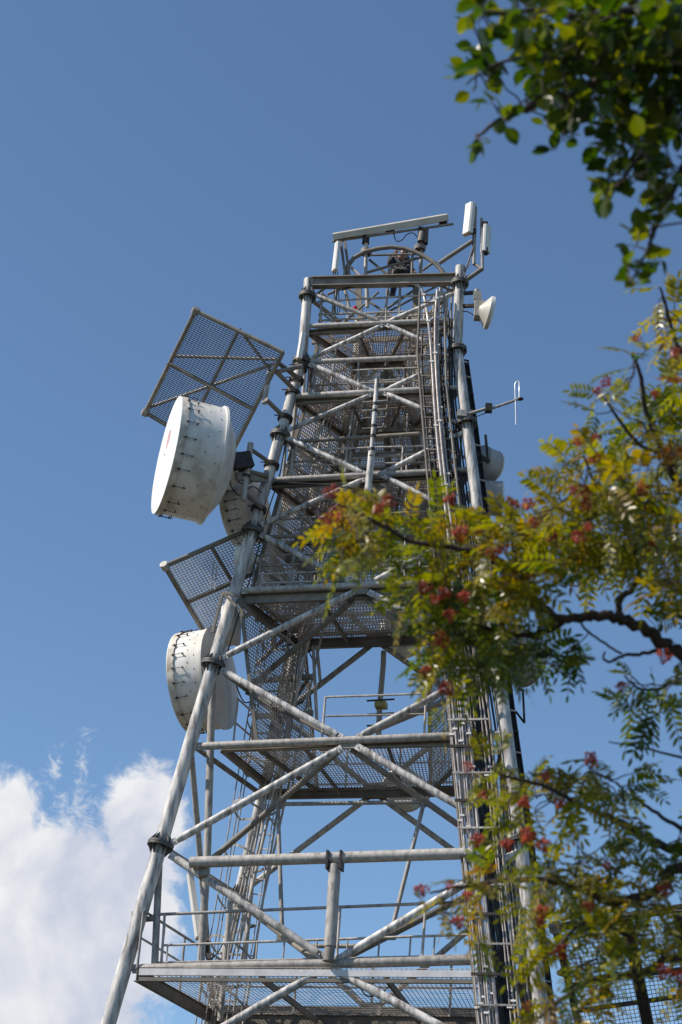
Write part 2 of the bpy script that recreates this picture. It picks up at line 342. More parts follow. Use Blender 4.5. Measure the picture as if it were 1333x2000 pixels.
# side faces and inner hip braces
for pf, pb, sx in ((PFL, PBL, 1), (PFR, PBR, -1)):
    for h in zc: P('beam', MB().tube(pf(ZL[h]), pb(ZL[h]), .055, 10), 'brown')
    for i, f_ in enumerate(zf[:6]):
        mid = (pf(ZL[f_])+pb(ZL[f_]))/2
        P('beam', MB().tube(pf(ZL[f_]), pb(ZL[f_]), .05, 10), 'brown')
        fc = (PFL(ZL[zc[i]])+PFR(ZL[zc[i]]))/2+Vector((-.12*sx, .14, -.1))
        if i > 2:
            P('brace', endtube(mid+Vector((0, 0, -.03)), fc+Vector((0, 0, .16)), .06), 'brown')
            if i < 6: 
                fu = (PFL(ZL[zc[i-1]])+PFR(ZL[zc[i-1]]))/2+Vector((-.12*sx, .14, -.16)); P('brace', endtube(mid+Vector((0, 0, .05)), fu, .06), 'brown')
P('brace', endtube(PY(374, 1474, -1.4), PBL(ZL['H1'])+Vector((.05, -.1, .1)), .06)); 
P('post', MB().path([PY(415, 1330, -1.1), PY(405, 1674, -1.0), PY(391, 1905, -.9)], .075, 12)); P('post', T(PY(311, 1690, -1.55), PY(302, 1893, -1.65), .07))
P('post', T(PY(496, 1690, .9), PY(478, 1885, .9), .045))
# slender tie rods between the hip braces round the sixth flange
tie = {}
for pf, pb, sx in ((PFL, PBL, 1), (PFR, PBR, -1)):
    mid = (pf(ZL['L6'])+pb(ZL['L6']))/2; up_ = (PFL(ZL['H2'])+PFR(ZL['H2']))/2+Vector((-.12*sx, .14, -.16)); lo_ = (PFL(ZL['H1'])+PFR(ZL['H1']))/2+Vector((-.12*sx, .14, .06))
    tie[sx] = (mid.lerp(up_, .56), mid.lerp(lo_, .70), mid.lerp(lo_, .82))
    P('rod', T(tie[sx][0], tie[sx][1], .042))
    for p_ in tie[sx][:2]: P('gusset', MB().box(p_, Vector((.1, 0, 0)), Vector((0, .012, 0)), Vector((0, 0, .1))), 'brown')
P('rod', T(tie[1][0], tie[-1][0], .04)); P('rod', T(tie[1][2], tie[-1][2], .04))
for p, q, yy, r in (((541, 1165), (534, 1262), .2, .07), ((612, 1262), (620, 1425), .5, .035), ((619, 1262), (627, 1340), .5, .035), ((588, 700), (566, 905), -.3, .05), ((600, 668), (590, 800), .2, .04), ((566, 905), (540, 1080), -.2, .05), ((578, 860), (560, 1010), .4, .04), ((556, 1000), (520, 1180), .3, .05),
                    ((878, 700), (884, 820), .2, .06), ((890, 850), (905, 1000), .3, .06), ((918, 1330), (936, 1500), .6, .06), ((985, 1500), (1012, 1880), .6, .07), ((968, 1560), (985, 1840), .9, .05), ((560, 1285), (520, 1475), .9, .05), ((580, 1290), (556, 1470), .6, .04), ((452, 1740), (430, 1995), .2, .06)):
    P('pole', T(PY(*p, yy), PY(*q, yy), r), 'galv')
for pf_, sg, offs in ((PBL, 1, ((.22, -.5), (.34, -.62), (.5, -.85), (.62, -1.0), (.8, -.7))), (PBR, -1, ((.25, -.5), (.42, -.7), (.6, -.4)))):
    for k, (ox, oy) in enumerate(offs):
        z0, z1_ = 6.5+.7*k, 21.6-.35*k
        P('conduit', MB().path([pf_(z0)+Vector((ox*sg, oy, 0)), pf_(14.0)+Vector((ox*sg*.95, oy*.9, 0)), pf_(z1_)+Vector((ox*sg*.8, oy*.7, 0))], (.022, .03, .018, .034, .026)[k], 8), 'galv')
    for k in range(12):
        z = 8.0+1.15*k; fsc = 1-.02*k; P('bracket', MB().bar(pf_(z)+Vector((0, -.1, 0)), pf_(z)+Vector((offs[-1][0]*sg*fsc, offs[-1][1]*fsc-.1, 0)), .035, .04), 'brown')
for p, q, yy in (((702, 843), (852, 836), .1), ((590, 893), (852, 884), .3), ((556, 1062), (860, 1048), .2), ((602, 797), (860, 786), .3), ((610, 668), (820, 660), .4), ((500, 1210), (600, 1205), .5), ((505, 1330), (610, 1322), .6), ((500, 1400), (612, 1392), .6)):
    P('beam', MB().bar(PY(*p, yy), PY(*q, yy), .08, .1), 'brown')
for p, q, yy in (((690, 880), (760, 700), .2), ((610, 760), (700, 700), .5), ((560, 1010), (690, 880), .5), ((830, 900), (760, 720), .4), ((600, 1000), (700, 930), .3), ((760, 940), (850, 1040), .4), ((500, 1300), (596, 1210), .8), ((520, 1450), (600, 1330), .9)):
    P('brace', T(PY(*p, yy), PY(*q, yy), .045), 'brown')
# head frame on top
hd = MB(); hd.channel(F(608, 552, -.02), F(903, 545, -.02), .18, .24, .02); P('beam', hd, 'brown')
P('beam', MB().channel(PBL(22.9)+Vector((0, -.1, 0)), PBR(22.9)+Vector((0, -.1, 0)), .12, .2), 'brown')
for x0, x1 in (((700, 556), (712, 745)), ((813, 560), (812, 745))): P('column', MB().bar(B(*x0, .1), B(*x1, .1), .13, .1, Vector((0, 1, 0))), 'brown')
arch = [PY(*q, -.62) for q in ((672, 545), (680, 519), (692, 503), (714, 491), (740, 485), (765, 482), (790, 485), (812, 492), (832, 502), (850, 514), (864, 529), (872, 545))]
P('arch', MB().path(arch, .05, 10), 'brown')
for p, q, yy, r in (((682, 518), (706, 540), -.62, .035), ((722, 507), (757, 536), -.3, .03), ((717, 532), (826, 501), -.45, .032), ((722, 498), (820, 496), -.4, .025), ((826, 528), (846, 513), -.62, .03), ((806, 492), (805, 535), -.5, .03),
                    ((716, 466), (714, 548), -.35, .042), ((826, 456), (821, 545), -.35, .042), ((640, 575), (676, 560), -.4, .03), ((848, 552), (893, 572), -.7, .03), ((618, 575), (650, 552), -.8, .03), ((676, 560), (800, 640), .3, .03), ((812, 565), (700, 640), .3, .03), ((716, 540), (718, 600), -.2, .045),
                    ((660, 560), (650, 612), -.5, .03), ((672, 556), (684, 606), -.4, .035), ((782, 562), (780, 606), .0, .03), ((758, 560), (752, 628), -.5, .03), ((700, 640), (860, 555), .1, .025), ((660, 640), (740, 570), .2, .025)):
    P('strut', T(PY(*p, yy), PY(*q, yy), r, 8), 'galv' if r > .034 else 'brown')
# curved back rail of the right upper corner
P('hoop', MB().path([PY(*q, -.1) for q in ((868, 640), (880, 670), (886, 705), (882, 735), (873, 760))], .02, 6), 'galv')
for x in (858, 868, 878): P('post', T(PY(x+6, 560, -.2), PY(x, 700, -.2), .022, 6), 'galv')

# platforms: rim beam, grating and railings
def rail(par, pts, r=.022): MB().path(pts, r, 8).build('rail', M['galv'], par)
def post(par, p, q, r=.024): T(p, q, r, 8).build('post', M['galv'], par)
def platform(h, inset, mname='mesh', rim=.2, edge=True, pitch=.075, rimm='brown', fb=(0, 0), gw=.02):
    z = ZL[h]-.06-(.14 if h == 'H1' else 0); ins = inset
    c = [PFL(z)+Vector((ins, .12+fb[0], 0)), PFR(z)+Vector((-ins, .12+fb[0], 0)), PBR(z)+Vector((-ins*.7, -.1, 0)), PBL(z)+Vector((ins*.7, -.1, 0))]
    m = MB(); t_ = .014
    for i in range(4):
        if i == 0 and rimm == 'galv': fascia = MB().bar(c[0]+Vector((.05, 0, .045)), c[1]+Vector((-.05, 0, .045)), .05, rim-.12); m.bar(c[0]+Vector((.05, .03, -.08)), c[1]+Vector((-.05, .03, -.08)), .08, .07)
        else: m.channel(c[i], c[(i+1) % 4], .09, rim, .014)
    pl = m.build('platform', M['brown'], tower)
    if rimm == 'galv': fascia.build('fascia', M['pale'], pl)
    k = Vector((0, 0, rim/2+.012)); e = .03
    MB().grid(c[0]+k, c[1]+k, c[2]+k, c[3]+k, pitch, gw, .006, pitch*1.7).build('grating', M[mname], pl)
    for u_ in (.33, .66): MB().bar(c[0].lerp(c[1], u_)-Vector((0, -.08, .01)), c[3].lerp(c[2], u_)-Vector((0, .08, .01)), .05, rim*.5).build('joist', M['brown'], pl)
    return pl, c
p1, c1 = platform('H1', .3, rim=.24, rimm='galv', pitch=.09, fb=(-.2, 0), gw=.012); p2, c2 = platform('H2', .62, rim=.16); p3, c3 = platform('H3', .12, rim=.2)
p4, c4 = platform('H4', .1, rim=.14); p5, c5 = platform('H5', .1, rim=.12); p6, c6 = platform('H6', .08, rim=.12)
def O(x, y, o=-.18): return F(x, y, o)
# railings (front), each on its platform
rail(p1, [O(300, 1787), O(915, 1762)], .03); rail(p1, [O(316, 1847), O(918, 1826)], .024); rail(p1, [O(310, 1881), O(918, 1867)], .024)
for x, y0, y1 in ((318, 1786, 1888), (661, 1773, 1874), (828, 1768, 1870), (303, 1788, 1886)): post(p1, O(x+4, y0), O(x-3, y1), .026)
for x in (325, 388, 445, 500, 553, 617, 677, 739, 800, 847): post(p1, O(x+3, 1845-(x-325)*.035), O(x, 1880-(x-325)*.022), .017)
z1 = ZL['H1']+.06
for q0, q1 in ((c1[0], c1[3]), (c1[1], c1[2]), (c1[3], c1[2])):
    for hh, r in ((1.05, .026), (.55, .022)): rail(p1, [q0+Vector((0, 0, hh+.12)), q1+Vector((0, 0, hh+.12))], r)
    for k in range(5): pp = q0.lerp(q1, k/4); post(p1, pp+Vector((0, 0, .12)), pp+Vector((0, 0, 1.17)), .026)
rail(p2, [O(636, 1362), O(834, 1355)]); rail(p2, [O(637, 1399), O(832, 1395)]); post(p2, O(636, 1362), O(629, 1446)); post(p2, O(833, 1355), O(829, 1440))
for q in ((503, 1086, 690, 1078), (506, 1122, 690, 1114), (500, 1140, 690, 1133), (690, 1078, 850, 1070), (690, 1114, 860, 1106)): rail(p3, [O(*q[:2]), O(*q[2:])], .022)
for x in (507, 571, 638, 700, 762, 820): post(p3, O(x+3, 1086-(x-507)*.04), O(x-2, 1148-(x-507)*.04))
for q in ((562, 880, 842, 870), (556, 911, 848, 902)): rail(p4, [O(*q[:2]), O(*q[2:])], .022)
for x in (570, 676, 786): post(p4, O(x+2, 878-(x-570)*.035), O(x-1, 930-(x-570)*.04))
for q in ((612, 726, 817, 718), (612, 752, 820, 744)): rail(p5, [O(*q[:2]), O(*q[2:])], .02)
for x in (614, 700, 788): post(p5, O(x+1, 725-(x-614)*.035), O(x, 768-(x-614)*.04))
for q in ((622, 589, 880, 573), (622, 614, 818, 608), (622, 626, 860, 614)): rail(p6, [O(*q[:2]), O(*q[2:])], .024)
for x in (628, 650, 755, 781, 830): post(p6, O(x+1, 588-(x-628)*.05), O(x-1, 630-(x-628)*.03))
for pl_, c_, zz in ((p2, c2, 'H2'), (p3, c3, 'H3'), (p4, c4, 'H4'), (p5, c5, 'H5'), (p6, c6, 'H6')):
    for q0, q1 in ((c_[0], c_[3]), (c_[1], c_[2]), (c_[3], c_[2])):
        in_ = ((c_[0]+c_[2])/2-(q0+q1)/2).normalized()*.12; a_, b_ = q0.lerp(q1, .08)+in_, q0.lerp(q1, .92)+in_
        for hh in (.18, .6, 1.1): rail(pl_, [a_+Vector((0, 0, hh)), b_+Vector((0, 0, hh))], .02)
        for k in range(4): pp = a_.lerp(b_, k/3); post(pl_, pp+Vector((0, 0, .06)), pp+Vector((0, 0, 1.12)), .022)
for z_, r_ in ((20.55, .03), (19.12, .045), (18.6, .025), (17.2, .025), (16.78, .045), (16.1, .025)):
    q_ = [PFL(z_)+Vector((.2, .3, 0)), PFR(z_)+Vector((-.2, .3, 0)), PBR(z_)+Vector((-.2, -.3, 0)), PBL(z_)+Vector((.2, -.3, 0))]
    for a_, b_ in zip(q_, q_[1:]+q_[:1]): P('tie_rail', T(a_, b_, r_, 8), 'brown' if r_ > .04 else 'galv')
for u_ in (.18, .34, .66, .84):
    for z0, z1_ in ((15.4, 17.9), (18.1, 20.0), (20.2, 21.8)):
        P('upright', T(PFL(z0).lerp(PFR(z0), u_)+Vector((0, .5, 0)), PFL(z1_).lerp(PFR(z1_), u_)+Vector((0, .5, 0)), .022, 6), 'galv')
# climb-guard mesh walls
def wall(A, Bq, C, D, pitch=.072, wm='mesh', w=.033):
    m = MB()
    for p, q in ((A, Bq), (Bq, C), (C, D), (D, A)): m.bar(p, q, .07, .07, Vector((0, 1, 0)))
    sc = m.build('mesh_screen', M['brown'], tower); n_ = (Bq-A).cross(D-A).normalized()*.03
    MB().grid(A-n_, Bq-n_, C-n_, D-n_, pitch, w, .006).build('wire_mesh', M[wm], sc)
In = Vector((.08, -.16, 0)); Jn = Vector((-.3, -.16, 0))
lv = [ZL['H6']-.15, ZL['H5']-.1, ZL['H4']-.1, ZL['H3']+.1]
for z0, z1_ in zip(lv, lv[1:]):
    xm = .62
    wall(PBL(z0)+In, PBL(z0).lerp(PBR(z0), xm)+Vector((-.04, -.16, 0)), PBL(z1_).lerp(PBR(z1_), xm)+Vector((-.04, -.16, .04)), PBL(z1_)+In+Vector((0, 0, .04)))
    wall(PBL(z0).lerp(PBR(z0), xm)+Vector((.04, -.16, 0)), PBR(z0)-Vector((.1, .16, 0)), PBR(z1_)-Vector((.1, .16, -.04)), PBL(z1_).lerp(PBR(z1_), xm)+Vector((.04, -.16, .04)))
    wall(PFL(z0)+Vector((.22, .35, 0)), PBL(z0)+Vector((.05, -.3, 0)), PBL(z1_)+Vector((.05, -.3, .04)), PFL(z1_)+Vector((.22, .35, .04)))
    wall(PBR(z0)+Vector((-.05, -.3, 0)), PFR(z0)+Vector((-.5, .5, 0)), PFR(z1_)+Vector((-.5, .5, .04)), PBR(z1_)+Vector((-.05, -.3, .04)))
z2, z3 = ZL['H2'], ZL['H3']
wall(PZ(470, 1172, z3-.15), PZ(597, 1276, z3-.15), PZ(620, 1545, z2), PZ(503, 1462, z2), .085, 'screen', .026)
wall(PZ(838, 1266, z3-.15), PZ(945, 1165, z3-.15), PZ(955, 1440, z2), PZ(842, 1545, z2), .085, 'screen', .026)

# ------------------------------------------------------------------ ladders
def ladder_parts(root, Ls, Rs, step, r, rr, m='galv', start=0.0):
    MB().path(Ls, r, 8).build('stile', M[m], root); MB().path(Rs, r, 8).build('stile', M[m], root)
    tot = sum((b_-a_).length for a_, b_ in zip(Ls, Ls[1:])); n_ = int(tot/step)
    def at(pts, t):
        L = [(b_-a_).length for a_, b_ in zip(pts, pts[1:])]; d = t*sum(L)
        for i, l in enumerate(L):
            if d <= l or i == len(L)-1: return pts[i].lerp(pts[i+1], d/l)
            d -= l
    return at, n_
cl = thing('caged_ladder', 'long galvanised access ladder inside a round safety cage, left inside the tower', 'ladder', B(471, 1882, .5)*1)
Lp = [B(634, 760, .75), B(547, 1385, .75), B(471, 1882, .75)]; Rp = [B(655, 760, .85), B(573, 1393, .85), B(495, 1877, .85)]
def ext(ps):
    d = (ps[-1]-ps[-2]); k = (GZ-ps[-1].z)/d.z; return ps+[ps[-1]+d*k]
Lp = ext(Lp); Rp = ext(Rp)
at, nst = ladder_parts(cl, Lp, Rp, .3, .026, .014)
for i in range(1, min(nst, 75)):
    MB().tube(at(Lp, i/nst), at(Rp, i/nst), .013, 6).build('rung', M['galv'], cl)
axn = (Rp[0]-Lp[0]).normalized(); upl = (Lp[0]-Lp[1]).normalized(); out = axn.cross(upl).normalized()
if out.x > 0: out = -out
cb = [[] for _ in range(5)]
for i in range(2, nst-8, 3):
    a_, b_ = at(Lp, i/nst), at(Rp, i/nst); c = (a_+b_)/2; w2 = (b_-a_).length/2
    pts = []
    for k in range(17):
        th = math.pi*(-.5+k/16)*1.16
        pts.append(b_-axn*.47+out*(.46*math.cos(th)+.12)+axn*(.47*math.sin(th))+upl*(.25*math.cos(th)-.05))
    pts = [a_]+pts+[b_]
    m = MB()
    for p, q in zip(pts, pts[1:]): m.bar(p, q, .01, .045, upl)
    m.build('hoop', M['galv'], cl)
    for k, idx in enumerate((2, 5, 9, 13, 16)): cb[k].append(pts[idx])
for c in cb: MB().path(c, .014, 6).build('cage_bar', M['galv'], cl)

kl = thing('cable_ladder', 'tall cable ladder running up the right front of the tower beside the right leg', 'cable ladder', F(934, 2000, .25))
def Fo(x, y, o=.2): return F(x, y, o)
KL = ext([Fo(*q) for q in ((821, 570), (816, 690), (827, 828), (840, 980), (858, 1180), (878, 1400), (905, 1700), (934, 2000))])
KR = ext([Fo(*q) for q in ((868, 570), (872, 750), (884, 860), (897, 980), (925, 1190), (957, 1400), (985, 1690), (1016, 2000))])
atk, nk = ladder_parts(kl, KL, KR, .27, .026, .012, 'brown')
for i in range(1, nk):
    z = atk(KL, i/nk).z
    if z > 14.2: MB().tube(atk(KL, i/nk), atk(KR, i/nk), .017, 6).build('rung', M['brown'], kl)
    elif z > 5 and i % 2 == 0:
        a_, b_ = atk(KL, i/nk), atk(KR, i/nk); a_ = a_.lerp(b_, -.02); o_ = Vector((0, .13, 0))
        MB().bar(a_-o_, b_-o_, .04, .05 if i % 4 == 0 else .035).build('rung', M['dark' if i % 4 == 0 else 'galv'], kl)
def along(u_, y0, y1, off, jit=0.0, n_=26):
    pts = []
    ph = random.uniform(0, 6)
    for i in range(n_+1):
        t = y0+(y1-y0)*i/n_; a_, b_ = atk(KL, t), atk(KR, t); pts.append(a_.lerp(b_, u_+jit*math.sin(t*31+ph))+Vector((0, off, 0)))
    return pts
gcab = 'feeder cables on the cable ladder'
def t_at(y):   # fraction down the ladder at picture height y
    lo, hi = 0.0, 1.0
    for _ in range(30):
        m_ = (lo+hi)/2
        if px(atk(KL, m_))[1] < y: lo = m_
        else: hi = m_
    return lo
def clips(o, pts, every, m='galv'):
    for i in range(2, len(pts)-1, every):
        d = (pts[i+1]-pts[i]).normalized(); MB().box(pts[i], d*.018, Vector((.045, 0, 0)), Vector((0, .034, 0))).build('clip', M[m], o)
top = [PY(*q, -.8) for q in ((668, 566), (700, 558), (740, 555), (785, 556), (810, 560))]
top2 = [PY(*q, -.85) for q in ((780, 553), (800, 553), (816, 557), (825, 566), (830, 585))]
def cable(label, pts, r, m, ev=0):
    o = MB().path(pts, r, 8).build('feeder_cable', M[m]); tag(o, label, 'cable', gcab)
    if ev: clips(o, pts, ev, 'white' if m == 'wave' else 'dark')
    return o
ca = [Vector(p) for p in top2]+[Fo(*q, .3) for q in ((836, 620), (841, 660), (845, 720), (850, 800), (857, 880), (868, 970), (880, 1080))]
cb_ = [Fo(*q, .3) for q in ((855, 566), (851, 620), (851, 690), (856, 780), (862, 850), (870, 930), (882, 1020), (893, 1100))]
def densify(pts, n_=5):
    out_ = []
    for i in range(len(pts)-1):
        p0 = pts[max(i-1, 0)]; p1 = pts[i]; p2 = pts[i+1]; p3 = pts[min(i+2, len(pts)-1)]
        for k in range(n_):
            t = k/n_; out_.append(0.5*((2*p1)+(p2-p0)*t+(2*p0-5*p1+4*p2-p3)*t*t+(3*p1-p0-3*p2+p3)*t**3))
    return out_+[pts[-1]]
tA = t_at(1080)
cable('pale feeder cable curving off the top beam and down the ladder, left of the pair', densify(ca)+along(.3, tA+.02, 1, -.06, .01), .03, 'wave', 8)
cable('pale feeder cable running straight up the ladder to the top, right of the pair', densify(cb_)+along(.48, tA+.03, 1, -.06, .01), .03, 'wave', 8)
cable('second pale feeder cable of the pair seen against the sky below the top beam', densify([Fo(*q, .26) for q in ((860, 562), (857, 620), (856, 690), (860, 780), (868, 860), (880, 960))]), .02, 'wave', 7)
for k, (u_, y0, off, r, m) in enumerate(((.05, 1330, -.05, .017, 'wave'), (.12, 1320, -.08, .019, 'wave'), (.2, 1300, -.05, .016, 'wave'), (.26, 1345, -.09, .014, 'wave'), (.37, 1290, -.05, .019, 'wave'), (.8, 1000, .05, .014, 'wave'), (.88, 980, .05, .016, 'wave'),
                                          (.56, 1340, .1, .016, 'cable'), (.6, 1480, .08, .014, 'cable'), (.64, 1350, .12, .016, 'cable'), (.7, 1500, .08, .014, 'cable'), (.75, 1330, .1, .016, 'cable'), (.5, 1420, .2, .03, 'cable'))):
    words = ('outermost left', 'second from the left', 'third from the left', 'thin fourth from the left', 'thick fifth from the left', 'inner right', 'outer right', 'thin leftmost', 'thinner second', 'thin third', 'thinner fourth', 'thin rightmost', 'thick dark')[k]
    t0 = t_at(y0); cable(('pale feeder cable, %s of the bunch low on the cable ladder' if m == 'wave' else 'black feeder cable, %s of the black ones on the cable ladder') % words, along(u_, t0, 1, off, .015), r, m, 3 if m == 'wave' else 0)
for u_, y0, off, r, m in ((.31, 1310, -.1, .014, 'wave'), (.42, 1290, -.02, .016, 'wave'), (.46, 1330, -.08, .013, 'wave'), (.16, 1350, .02, .014, 'wave')):
    cable('slim pale feeder cable packed among the others low on the cable ladder', along(u_, t_at(y0), 1, off, .02), r, m, 4)
for u_, y0, off, r in ((.1, 1300, .08, .016), (.22, 1280, .1, .018), (.34, 1290, .1, .016), (.44, 1310, .12, .018), (.67, 1330, .15, .02), (.9, 1300, .1, .022), (.55, 640, .08, .018), (.63, 660, .08, .018), (.2, 900, .08, .022), (.1, 640, .1, .025), (.72, 620, .1, .022), (.84, 650, .08, .02), (.95, 640, .12, .022), (.4, 700, .12, .02), (1.08, 600, .16, .02), (1.16, 620, .18, .022), (1.25, 640, .2, .018), (.78, 700, .14, .02), (.28, 800, .14, .02)):
    cable('black feeder cable lying behind the pale ones on the cable ladder', along(u_, t_at(y0), 1, off, .02), r, 'cable')
cable('black cable sagging under the top beam across the tower head', densify(top), .02, 'cable')
cable('black cable slanting across the tower behind the middle pole', densify([PY(*q, -1.3) for q in ((535, 942), (600, 945), (660, 950), (740, 962), (800, 985), (850, 1000))]), .022, 'cable')

ct = thing('cable_tray', 'narrow dark cable tray packed with black cables behind the right leg', 'cable tray', PFR(4)+Vector((.35, .3, 0)))
TL = ext([PY(*q, yy) for q, yy in (((905, 705), -.6), ((925, 850), -.7), ((950, 1050), -.9), ((996, 1400), -1.2), ((1030, 1640), -1.4), ((1062, 1900), -1.6))])
TR = [p+Vector((.10, .06, 0)) for p in TL]
MB().path(TL, .02, 6).build('stile', M['dark'], ct); MB().path(TR, .02, 6).build('stile', M['dark'], ct)
def at2(pts, t):
    L = [(b_-a_).length for a_, b_ in zip(pts, pts[1:])]; d = t*sum(L)
    for i, l in enumerate(L):
        if d <= l or i == len(L)-1: return pts[i].lerp(pts[i+1], d/l)
        d -= l
for i in range(52):
    t = i/52; a_, b_ = at2(TL, t), at2(TR, t); MB().bar(a_.lerp(b_, -.1)-Vector((0, .06, 0)), a_.lerp(b_, 1.25)-Vector((0, .06, 0)), .03, .03).build('rung', M['galv'] if i % 2 else M['dark'], ct)
for u_ in (.15, .35, .55, .75, .95):
    tag(MB().path([p.lerp(q, u_)+Vector((0, .03, 0)) for p, q in zip(TL, TR)], .012, 6).build('tray_cable', M['cable']), 'black cable bundled with its alike in the tray behind the right leg', 'cable', 'black cables in the tray behind the right leg')

# ------------------------------------------------------------------ masts and pipes mounted on the tower
def clampring(p, d, r, parent, m='dark', w=.05):
    MB().lathe(p-d.normalized()*w/2, d, [(0, r), (0, r*1.25), (w, r*1.25), (w, r)], 14).build('clamp', M[m], parent)
mp_ = thing('mast_pole', 'pale upright pole with clamps and small rod arms, front centre of the upper tower', 'pole', F(716, 985, .3))
pa, pb = F(737, 741, .28), F(726, 890, .28); T(pa, pb, .05, 14).build('pole', M['leg'], mp_)
T(F(727, 880, .22), F(716, 985, .22), .072, 14).build('sleeve', M['leg'], mp_)
for t_ in (.33, .42, .62, .75, .92): clampring(pa.lerp(pb, t_), pb-pa, .052, mp_)
for y, l in ((783, 24), (800, 24), (815, 24), (835, 20)):
    x = 735-(y-745)*.075; MB().path([F(x-l, y+2, .3), F(x+l, y-1, .3), F(x+l+2, y-9, .3)], .012, 6).build('rod_arm', M['galv'], mp_)
pf_ = thing('pipe_frame', 'big pale pipe frame bolted across the lower front of the tower, T-shaped', 'pipe frame', F(640, 1875, .25))
T(F(372, 1685, .2), F(925, 1667, .2), .105, 16).build('crossbar', M['galv'], pf_); T(F(655, 1690, .2), F(645, 1850, .2), .11, 16).build('post', M['galv'], pf_); T(F(645, 1850, .2), F(641, 1878, .2), .095, 16).build('post_foot', M['brown'], pf_)
for x in (642, 668): MB().box(F(x, 1682, .2), Vector((.02, 0, 0)), Vector((0, .13, 0)), Vector((0, 0, .17))).build('clamp', M['dark'], pf_)
MB().bar(F(398, 1690, .05), F(398, 1715, .1), .16, .16, Vector((1, 0, 0))).build('bracket', M['brown'], pf_)
bp = thing('whip_mast', 'grey mast with cross arms standing beyond the gap in the middle platform', 'pole', B(740, 1440, -.1))
MB().path([B(750, 1272, -.1), B(749, 1300, -.1), B(742, 1380, -.1), B(740, 1440, -.1)], .06, 12).build('pole', M['galv'], bp)
for y, w in ((1368, 27), (1395, 26), (1417, 27)): MB().bar(B(744-w, y+1, .02), B(744+w, y-2, .02), .03, .03).build('cross_arm', M['dark'], bp)
MB().box(B(745, 1378, -.03), Vector((.12, 0, 0)), Vector((0, .1, 0)), Vector((0, 0, .06))).build('clamp', M['yellow'], bp)
sp = thing('standoff_pole', 'short clamped pole held off the left leg beside the big drum', 'pole', PY(478, 975, -1.7))
T(PY(490, 866, -1.75), PY(475, 978, -1.75), .065, 14).build('pole', M['galv'], sp)
for p, q in (((494, 880), (527, 903)), ((480, 965), (512, 992)), ((486, 920), (524, 930))): MB().tube(PY(*p, -1.7), PY(*q, -1.35), .045, 10).build('arm', M['brown'], sp)
for y in (905, 930): clampring(PY(490-(y-866)*.135, y, -1.75), Vector((-.1, 0, -1)), .07, sp)

# clamps round the left leg (U-bolts of the outriggers) belong to the tower
for y in (718, 742, 766, 815, 905, 990):
    z = F(600, y).z; MB().lathe(PFL(z), PFL(z+.3)-PFL(z), [(-.05, .13), (-.05, .165), (.05, .165), (.05, .13)], 16).build('clamp', M['dark'], tower)
    MB().tube(PFL(z)+Vector((-.2, -.15, .02)), PFL(z)+Vector((.16, -.15, -.02)), .014, 6).build('bolt', M['dark'], tower)

# ------------------------------------------------------------------ ice shields
def shield(label, TLc, TRc, BRc, BLc, cat='ice shield', fr_=.05, pitch=.085, m='brown', mids=True, struts=(), wires=(.012, .014, .085, 'mesh')):
    root = thing('ice_shield', label, cat, (TRc+BRc)/2)
    for p, q in ((TLc, TRc), (TRc, BRc), (BRc, BLc), (BLc, TLc)): MB().tube(p, q, fr_, 10).build('frame_bar', M[m], root)
    for c in (TLc, BLc): MB().lathe(c, BLc-TLc, [(-.07, .0), (-.07, fr_*1.7), (.07, fr_*1.7), (.07, 0)], 12).build('corner_cap', M['galv'], root)
    MB().grid(TLc, TRc, BRc, BLc, pitch, wires[0], .006, wires[2], wires[1]).build('wire_mesh', M[wires[3]], root)
    n_ = (TRc-TLc).cross(BLc-TLc).normalized(); n_ = n_ if n_.z < 0 else -n_
    if mids:
        MB().bar((TLc+TRc)/2+n_*.04, (BLc+BRc)/2+n_*.04, .06, .05, n_).build('cross_bar', M['brown'], root); MB().bar((TLc+BLc)/2+n_*.1, (TRc+BRc)/2+n_*.1, .06, .05, n_).build('cross_bar', M['brown'], root)
    for p, q in struts: MB().tube(p, q, .035, 8).build('strut', M['galv'], root)
    return root
iTL, iTR, iBR, iBL = PY(382, 607, -2.3), PY(553, 688, -1.9), PY(444, 902, -.2), PY(284, 805, -.6)
ktop = Vector((0, 0, .16))
sh1 = shield('square wire-mesh ice shield on an outrigger above the big white drum', iTL, iTR, iBR, iBL, wires=(.007, .020, .047, 'slat'), struts=(
    ((iTL+iBL)/2+ktop, iTR.lerp(iBR, .12)+ktop), (iBL+ktop*.6, iTR.lerp(iBR, .16)+ktop), ((iTL+iTR)/2+ktop*.4, iTR.lerp(iBR, .2)+ktop*.4)))
for p, q in (((543, 708), (585, 740)), ((536, 722), (576, 762)), ((520, 780), (556, 815)), ((545, 725), (590, 715))): MB().tube(PY(*p, -1.6), PY(*q, -1.05), .05, 10).build('outrigger_arm', M['brown'], sh1)
T(PY(527, 725, -1.4), PY(516, 788, -1.4), .055, 12).build('mount_post', M['galv'], sh1)
jTL, jTR, jBR, jBL = PY(322, 1106, -1.7), PY(500, 1028, -.75), PY(578, 1160, .9), PY(400, 1238, .1)
sh2 = shield('tilted wire-mesh ice shield half hidden behind the left leg, above the lower white drum', jTL, jTR, jBR, jBL, pitch=.07, wires=(.022, .024, .06, 'pale'))
T(PY(418, 1098, -1.5), PY(412, 1150, -1.5), .012, 6).build('handle', M['galv'], sh2); T(PY(424, 1102, -1.5), PY(420, 1152, -1.5), .012, 6).build('handle', M['galv'], sh2)
for a_, b_ in (((436, 1157), (415, 1236)), ((438, 1157), (470, 1165)), ((438, 1160), (462, 1185))): MB().bar(PY(*a_, -1.6), PY(*b_, -1.6), .05, .05).build('bracket_arm', M['brown'], sh2)
